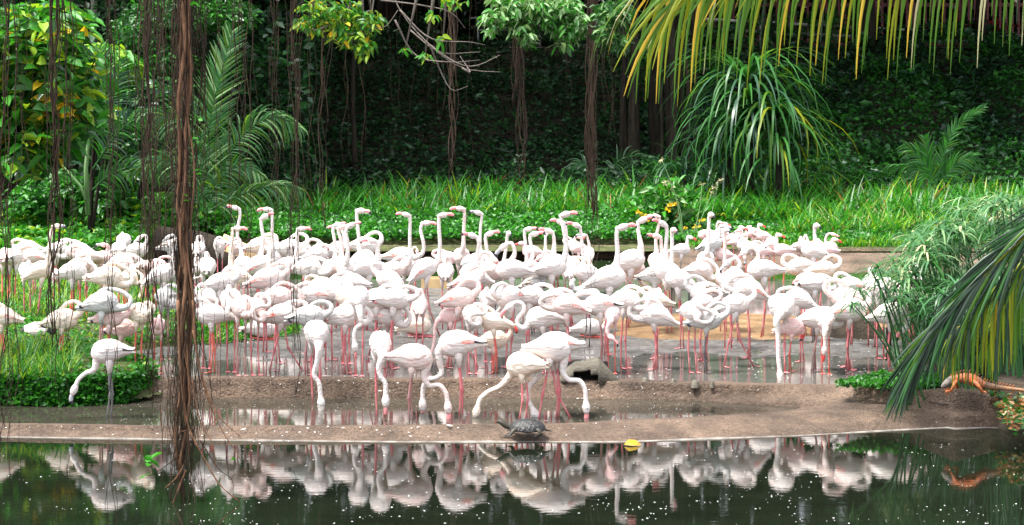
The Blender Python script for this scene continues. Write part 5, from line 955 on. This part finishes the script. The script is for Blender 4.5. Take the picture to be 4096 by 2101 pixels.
for sx in (-.22, 0, .22):
    for sy in (-.2, .2): mb_ = MB(); mb_.box((sx, sy, .14), (.02, .02, .48)); mb_.build('leg', M['legg'], t, False)
mb_ = MB(); mb_.box((0, -.215, .02), (.46, .015, .02)); mb_.box((0, .215, .02), (.46, .015, .02)); mb_.build('crossbar', M['legg'], t, False)
x0, y0, _ = XY(437, 290, .15); t = empty('feeding_trough', (x0, y0, .14), 'pale yellow trough standing in the water behind the striding flamingo', 'trough')
mb_ = MB(); mb_.box((0, 0, .03), (.42, .3, .04)); mb_.box((0, -.15, .1), (.42, .03, .16)); mb_.box((0, .15, .1), (.42, .03, .16)); mb_.build('tray', M['tan'], t, False)
for sx in (-.2, .2): mb_ = MB(); mb_.box((sx, 0, .11), (.026, .27, .14)); mb_.build('end_board', M['tan'], t, False)
x0, y0, _ = XY(888, 359, .2); t = empty('wooden_post', (x0, y0, .15), 'short dark post standing in the mud at the right', 'post'); mb_ = MB(); mb_.tube([(0, 0, -.1), (.01, 0, .2), (.0, 0, .38)], [.028, .024, .026], 8); mb_.build('shaft', M['bark'], t)
# dark clod of earth on the sand
x0, y0, _ = XY(856, 336, .2); t = empty('earth_mound', (x0, y0, .18), 'dark lumpy mound of earth behind the pink legs at the right', 'mound'); V = []; 
for i in range(9):
    for j in range(20):
        a = 2 * math.pi * j / 20; q = i / 8; x, y = .36 * q * math.cos(a), .3 * q * math.sin(a); V.append((x, y, .34 * (1 - q ** 2.2) + .06 * noise.noise(Vector((x * 9, y * 9, 2))) - .03))
mb_ = MB(); mb_.add(V, [(i * 20 + j, (i + 1) * 20 + j, (i + 1) * 20 + (j + 1) % 20, i * 20 + (j + 1) % 20) for i in range(8) for j in range(20)]); mb_.build('clod', M['dsoil'], t)
for i, (px_, ro, s_) in enumerate([(645, 382.0, .05), (673, 383, .035), (695, 384.5, .05), (712, 385, .03), (580, 381, .03)]):
    x0, y0, _ = XY(px_, ro - 1, .2); o = dome('stone', px_, ro - 1, s_ * F / y0, s_ * F / y0 * .3, .035, .2, M['drift'], 16, 6, .006, 20, .03)
    tag(o, ['flat pale stone on the far edge of the rim, right of the driftwood', 'small stone between the flat pale one and the dark one', 'dark flat stone in the puddle behind the rim', 'smallest stone at the right of the puddle', 'small stone beside the driftwood'][i], 'stone', 'stones along the rim')
# ---------------------------------------------------------------- turtle
M['shell'] = mat('turtle_shell', (.011, .011, .011), .45, (.026, .025, .024), 22, .5, 60, spec=.5); M['skin'] = mat('turtle_skin', (.014, .013, .012), .6, (.035, .028, .015), 25); M['skiny'] = mat('striped_neck', (.25, .17, .03), .6, (.03, .03, .02), 30, stretch=(.3, 1, 3))
x0, y0, _ = XY(527, 434, .06); tt = empty('turtle', (x0, y0, .062), 'dark turtle walking left along the concrete rim', 'turtle'); V = []; nr_, ns_ = 12, 32
def carap(x, y): 
    q = (x / .165) ** 2 + (y / .125) ** 2
    return .045 + .082 * max(0, 1 - q) ** .62
for i in range(nr_ + 1):
    for j in range(ns_):
        a = 2 * math.pi * j / ns_; q = i / nr_; x, y = .165 * q * math.cos(a) * (1.0), .125 * q * math.sin(a); g = abs(math.sin(x * 30 + 1.5)) ** .3 * .004 if q < .8 else .002 * math.sin(a * 24); V.append((x, y, carap(x, y) + g + (0 if q < 1 else -.004)))
mb_ = MB(); mb_.add(V, [(i * ns_ + j, (i + 1) * ns_ + j, (i + 1) * ns_ + (j + 1) % ns_, i * ns_ + (j + 1) % ns_) for i in range(nr_) for j in range(ns_)]); sh = mb_.build('carapace', M['shell'], tt)
def scute(cx, cy, rx, ry, sd):
    V = [(cx, cy, carap(cx, cy) + .009)]
    for k in range(sd): a = 2 * math.pi * (k + .5) / sd; x, y = cx + rx * math.cos(a), cy + ry * math.sin(a); V.append((x, y, carap(x, y) + .006))
    for k in range(sd): a = 2 * math.pi * (k + .5) / sd; x, y = cx + rx * 1.06 * math.cos(a), cy + ry * 1.06 * math.sin(a); V.append((x, y, carap(x, y) - .002))
    m_ = MB(); m_.add(V, [(0, 1 + k, 1 + (k + 1) % sd) for k in range(sd)] + [(1 + k, 1 + sd + k, 1 + sd + (k + 1) % sd, 1 + (k + 1) % sd) for k in range(sd)]); m_.build('scute', M['shell'], sh, False)
for x_ in (-.11, -.055, 0, .055, .11): scute(x_, 0, .029, .034, 6)
for x_ in (-.083, -.028, .028, .083):
    for y_ in (-.066, .066): scute(x_, y_, .028, .032, 6)
for k in range(22):
    a = 2 * math.pi * k / 22; scute(.15 * math.cos(a), .113 * math.sin(a), .016, .014, 4)
mb_ = MB(); mb_.tube([(-.15, 0, .038), (0, 0, .03), (.15, 0, .038)], [(.06, .012), (.10, .018), (.06, .012)], 16); mb_.build('plastron', M['skin'], tt)
mb_ = MB(); mb_.tube(catmull([(.10, 0, .05), (-.15, 0, .06), (-.19, 0, .078), (-.225, .0, .10), (-.25, 0, .108), (-.268, 0, .105)], 16), [.03] * 6 + [.022, .021, .02, .02, .023, .025, .026, .024, .018, .010], 12, [0] * 5 + [1] * 4 + [0] * 6)
for sg in (-1, 1): mb_.tube([(-.25, sg * .018, .115), (-.25, sg * .024, .116)], [.004, .003], 6, 2)
for sx, sy, fx in ((-.11, -.09, -.04), (-.11, .09, -.02), (.10, -.09, .015), (.10, .09, .04)):
    mb_.tube(catmull([(sx * .7, sy * .7, .05), (sx + fx * .3, sy * 1.2, .045), (sx + fx, sy * 1.35, .012), (sx + fx - .03, sy * 1.4, .006)], 8), [(.028, .02), (.026, .019), (.024, .018), (.022, .016), (.02, .013), (.02, .010), (.018, .007), (.01, .004)], 8, 0)
    for c in (-1, 0, 1): mb_.tube([(sx + fx - .028, sy * 1.4 + c * .010, .006), (sx + fx - .048, sy * 1.42 + c * .014, .003)], [.004, .001], 5, 2)
mb_.tube([(.14, 0, .04), (.19, 0, .03), (.215, 0, .02)], [.012, .008, .002], 8, 0)
mb_.build('body', [M['skin'], M['skiny'], M['black']], tt)
# ---------------------------------------------------------------- iguana
M['ig'] = mat('orange_lizard_skin', (.50, .115, .02), .6, (.20, .09, .045), 22, .5, 60); M['ig2'] = mat('banded_tail_skin', (.30, .14, .06), .65, (.10, .06, .04), 9, .4, 60); M['ig3'] = mat('grey_lizard_head', (.34, .30, .26), .6, (.08, .06, .05), 22)
ig0 = at(958, 386, 19.75); ig0[2] = .35; t = empty('iguana', tuple(ig0), 'orange iguana with spiny back crouching on the mound at the right', 'iguana', None)
mb_ = MB(); s_ = 19.95 / F
sp = catmull([(-16 * s_, -.0, .03), (-12 * s_, 0, .055), (-5 * s_, 0, .105), (4 * s_, 0, .115), (13 * s_, .01, .10), (24 * s_, .03, .055), (38 * s_, .05, .03), (62 * s_, .02, .012), (85 * s_, -.05, .0)], 34)
rr = np.interp(np.linspace(0, 1, 34), [0, .04, .1, .16, .25, .34, .42, .6, 1], [.012, .03, .034, .03, .05, .052, .036, .02, .004]); mb_.tube(sp, [(r, r * 1.05) for r in rr], 14, [2] * 4 + [0] * 10 + [1] * 19)
mb_.tube([(-13 * s_, 0, .03), (-10 * s_, 0, .0), (-8 * s_, 0, .02)], [(.008, .02), (.006, .045), (.004, .02)], 8, 0)
for x_, y_, kx in ((-2, -.05, -6), (-1, .06, 2), (14, -.06, 9), (15, .07, 14)):
    k_ = np.array(((x_ + kx * .3) * s_, y_ * 1.7, .085)); f_ = np.array(((x_ + kx) * s_, y_ * 2.0, .005)); mb_.tube([(x_ * s_, y_ * .6, .09), k_, f_], [.024, .018, .012], 8, 0)
    for c in range(-2, 3): d_ = np.array((-.05 if kx < 3 else .03, c * .016, 0)); mb_.tube([f_, f_ + d_ * .6 + np.array((0, 0, .008)), f_ + d_ + np.array((0, 0, -.003))], [.006, .005, .0015], 5, 0)
for sg in (-1, 1): mb_.tube([(-13 * s_, sg * .024, .06), (-13 * s_, sg * .03, .061)], [.005, .003], 6, 3)
mb_.build('body', [M['ig'], M['ig2'], M['ig3'], M['black']], t)
mb_ = MB()
for i in range(3, 24):
    p = sp[i]; mb_.tube([p + np.array((0, 0, rr[i] * .9)), p + np.array((.012, 0, rr[i] + .02)), p + np.array((.025, 0, rr[i] + .048 * (1 - i / 30)))], [(.005, .007), (.003, .004), .001], 5)
mb_.build('spines', M['ig'], t)
t.rotation_euler = (0, 0, R(-6))
# ---------------------------------------------------------------- pied duck in the grass, fallen leaf, floating bits
x0, y0, _ = XY(39, 338, .3); t = empty('pied_duck', (x0, y0, .30), 'black and white duck resting low in the grass at the left', 'duck'); mb_ = MB()
mb_.tube([(-.2, 0, .07), (-.15, 0, .085), (-.06, 0, .09), (.03, 0, .085), (.1, 0, .075), (.15, 0, .07), (.19, 0, .06)], [.008, .05, .085, .092, .08, .05, .01], 14, [1, 0, 0, 0, 1, 1])
mb_.tube(catmull([(.12, 0, .08), (.19, 0, .12), (.2, 0, .17), (.24, 0, .19), (.27, 0, .185)], 12), np.interp(np.linspace(0, 1, 12), [0, .5, .8, 1], [.045, .03, .036, .015]), 10, 1)
mb_.build('body', [M['feather'], M['black']], t); mb_ = MB(); mb_.tube([(.262, 0, .185), (.3, 0, .178), (.315, 0, .175)], [(.014, .012), (.015, .006), (.008, .003)], 8); mb_.build('bill', M['billg'], t)
x0, y0, _ = XY(632, 444, .012); fl = leaves('fallen_leaf', [(0, 0, .012)], [(1, .12, .08)], .155, .085, [M['l_palmo']], None, N=np.array([(.1, -.6, 1.)]), big=True, droop=.12, fold=.2); fl.location = (x0 - .07, y0 - .02, .0)
sm = fl.modifiers.new('thick', 'SOLIDIFY'); sm.thickness = .002
tag(fl, 'yellow fallen leaf floating against the front rim', 'leaf')
for i, (a, b, lab) in enumerate([(580, 399, 'floating white feather on the pool right of the bowing head'), (448, 426, 'white droppings streak on the front rim, left of the turtle')]):
    x0, y0, _ = XY(a, b, .05 if i == 0 else .085); o = leaves('feather' if i == 0 else 'dropping', [(0, 0, .005)] * (2 if i == 0 else 6), rdir(2 if i == 0 else 6, -.02, .03), .05, .02, [M['white']], None, N=np.tile([(0, 0, 1.)], (2 if i == 0 else 6, 1)), big=True, fold=.1); o.location = (x0, y0, .053 if i == 0 else .085); tag(o, lab, 'feather' if i == 0 else 'dropping')
# white specks floating on the water
n = 1500; row = 525 - 84 * rng.random(n) ** 1.1; px_ = rnd(-10, 1034, n); kp_ = np.array([noise.noise(Vector((x * .012, y * .07, 3))) for x, y in zip(px_, row)]) + rng.normal(size=n) * .12 > .06; px_, row = px_[kp_], row[kp_]; n = len(row); Y = F * H / (row - HZ); X = (px_ - 512) * Y / F; k = rnd(0.3, 1, n) ** 3
P = np.stack([X, Y, np.full(n, .003)], 1); D = rdir(n, 0, .01); k = k * .8
s1 = leaves('floating_specks', P, D, .006 + .022 * k, .005 + .012 * k, [M['white']], None, N=np.tile([(0, 0, 1.)], (n, 1)), fold=.15); tag(s1, kind='stuff')
n = 260; row = rnd(402, 424, n); px_ = rnd(120, 700, n); Y = F * (H - .063) / (row - HZ); P = np.stack([(px_ - 512) * Y / F, Y, np.full(n, .053)], 1)
tag(leaves('floating_specks', P, rdir(n, 0, .01), rnd(.006, .022, n), .01, [M['white']], None, N=np.tile([(0, 0, 1.)], (n, 1)), fold=.1), kind='stuff')
n = 900; row = rnd(330, 380, n) ; px_ = rnd(150, 900, n); Y = F * (H - .2) / (row - HZ); P = np.stack([(px_ - 512) * Y / F, Y, np.full(n, .205)], 1)
tag(leaves('feather_litter', P, rdir(n, 0, .1), rnd(.01, .04, n), .015, [M['white'], M['twig']], None, N=np.tile([(0, 0, 1.)], (n, 1)), fold=.1, w=[.5, .5]), kind='stuff')
n = 500; row = rnd(256, 300, n); px_ = rnd(300, 900, n); Y = F * (H - .175) / (row - HZ); P = np.stack([(px_ - 512) * Y / F, Y, np.full(n, .174)], 1)
tag(leaves('floating_specks', P, rdir(n, 0, .01), rnd(.01, .05, n), .03, [M['white']], None, N=np.tile([(0, 0, 1.)], (n, 1)), fold=.1), kind='stuff')

# droppings, down and crumbs on the concrete rims
n = 520; px_ = rnd(0, 1000, n); up_ = rng.random(n) < .5; q = rng.random(n)
row = np.where(up_, interp(c4, px_) + 2 + q * (interp(c3, px_) - interp(c4, px_) - 3), interp(c2, px_) + 1 + q * 12); zr = np.where(up_, .19 - .12 * q, .075 - .05 * q)
Y = F * (H - zr) / (row - HZ); P = np.stack([(px_ - 512) * Y / F, Y, zr + .008], 1)
tag(leaves('rim_litter', P, rdir(n, 0, .12), rnd(.01, .035, n) * np.where(rng.random(n) < .1, 1.8, 1), rnd(.008, .02, n), [M['white'], M['l_brown'], M['twig'], M['bark']], None, N=np.tile([(0, -.2, 1.)], (n, 1)), fold=.15, w=[.3, .2, .25, .25]), kind='stuff')
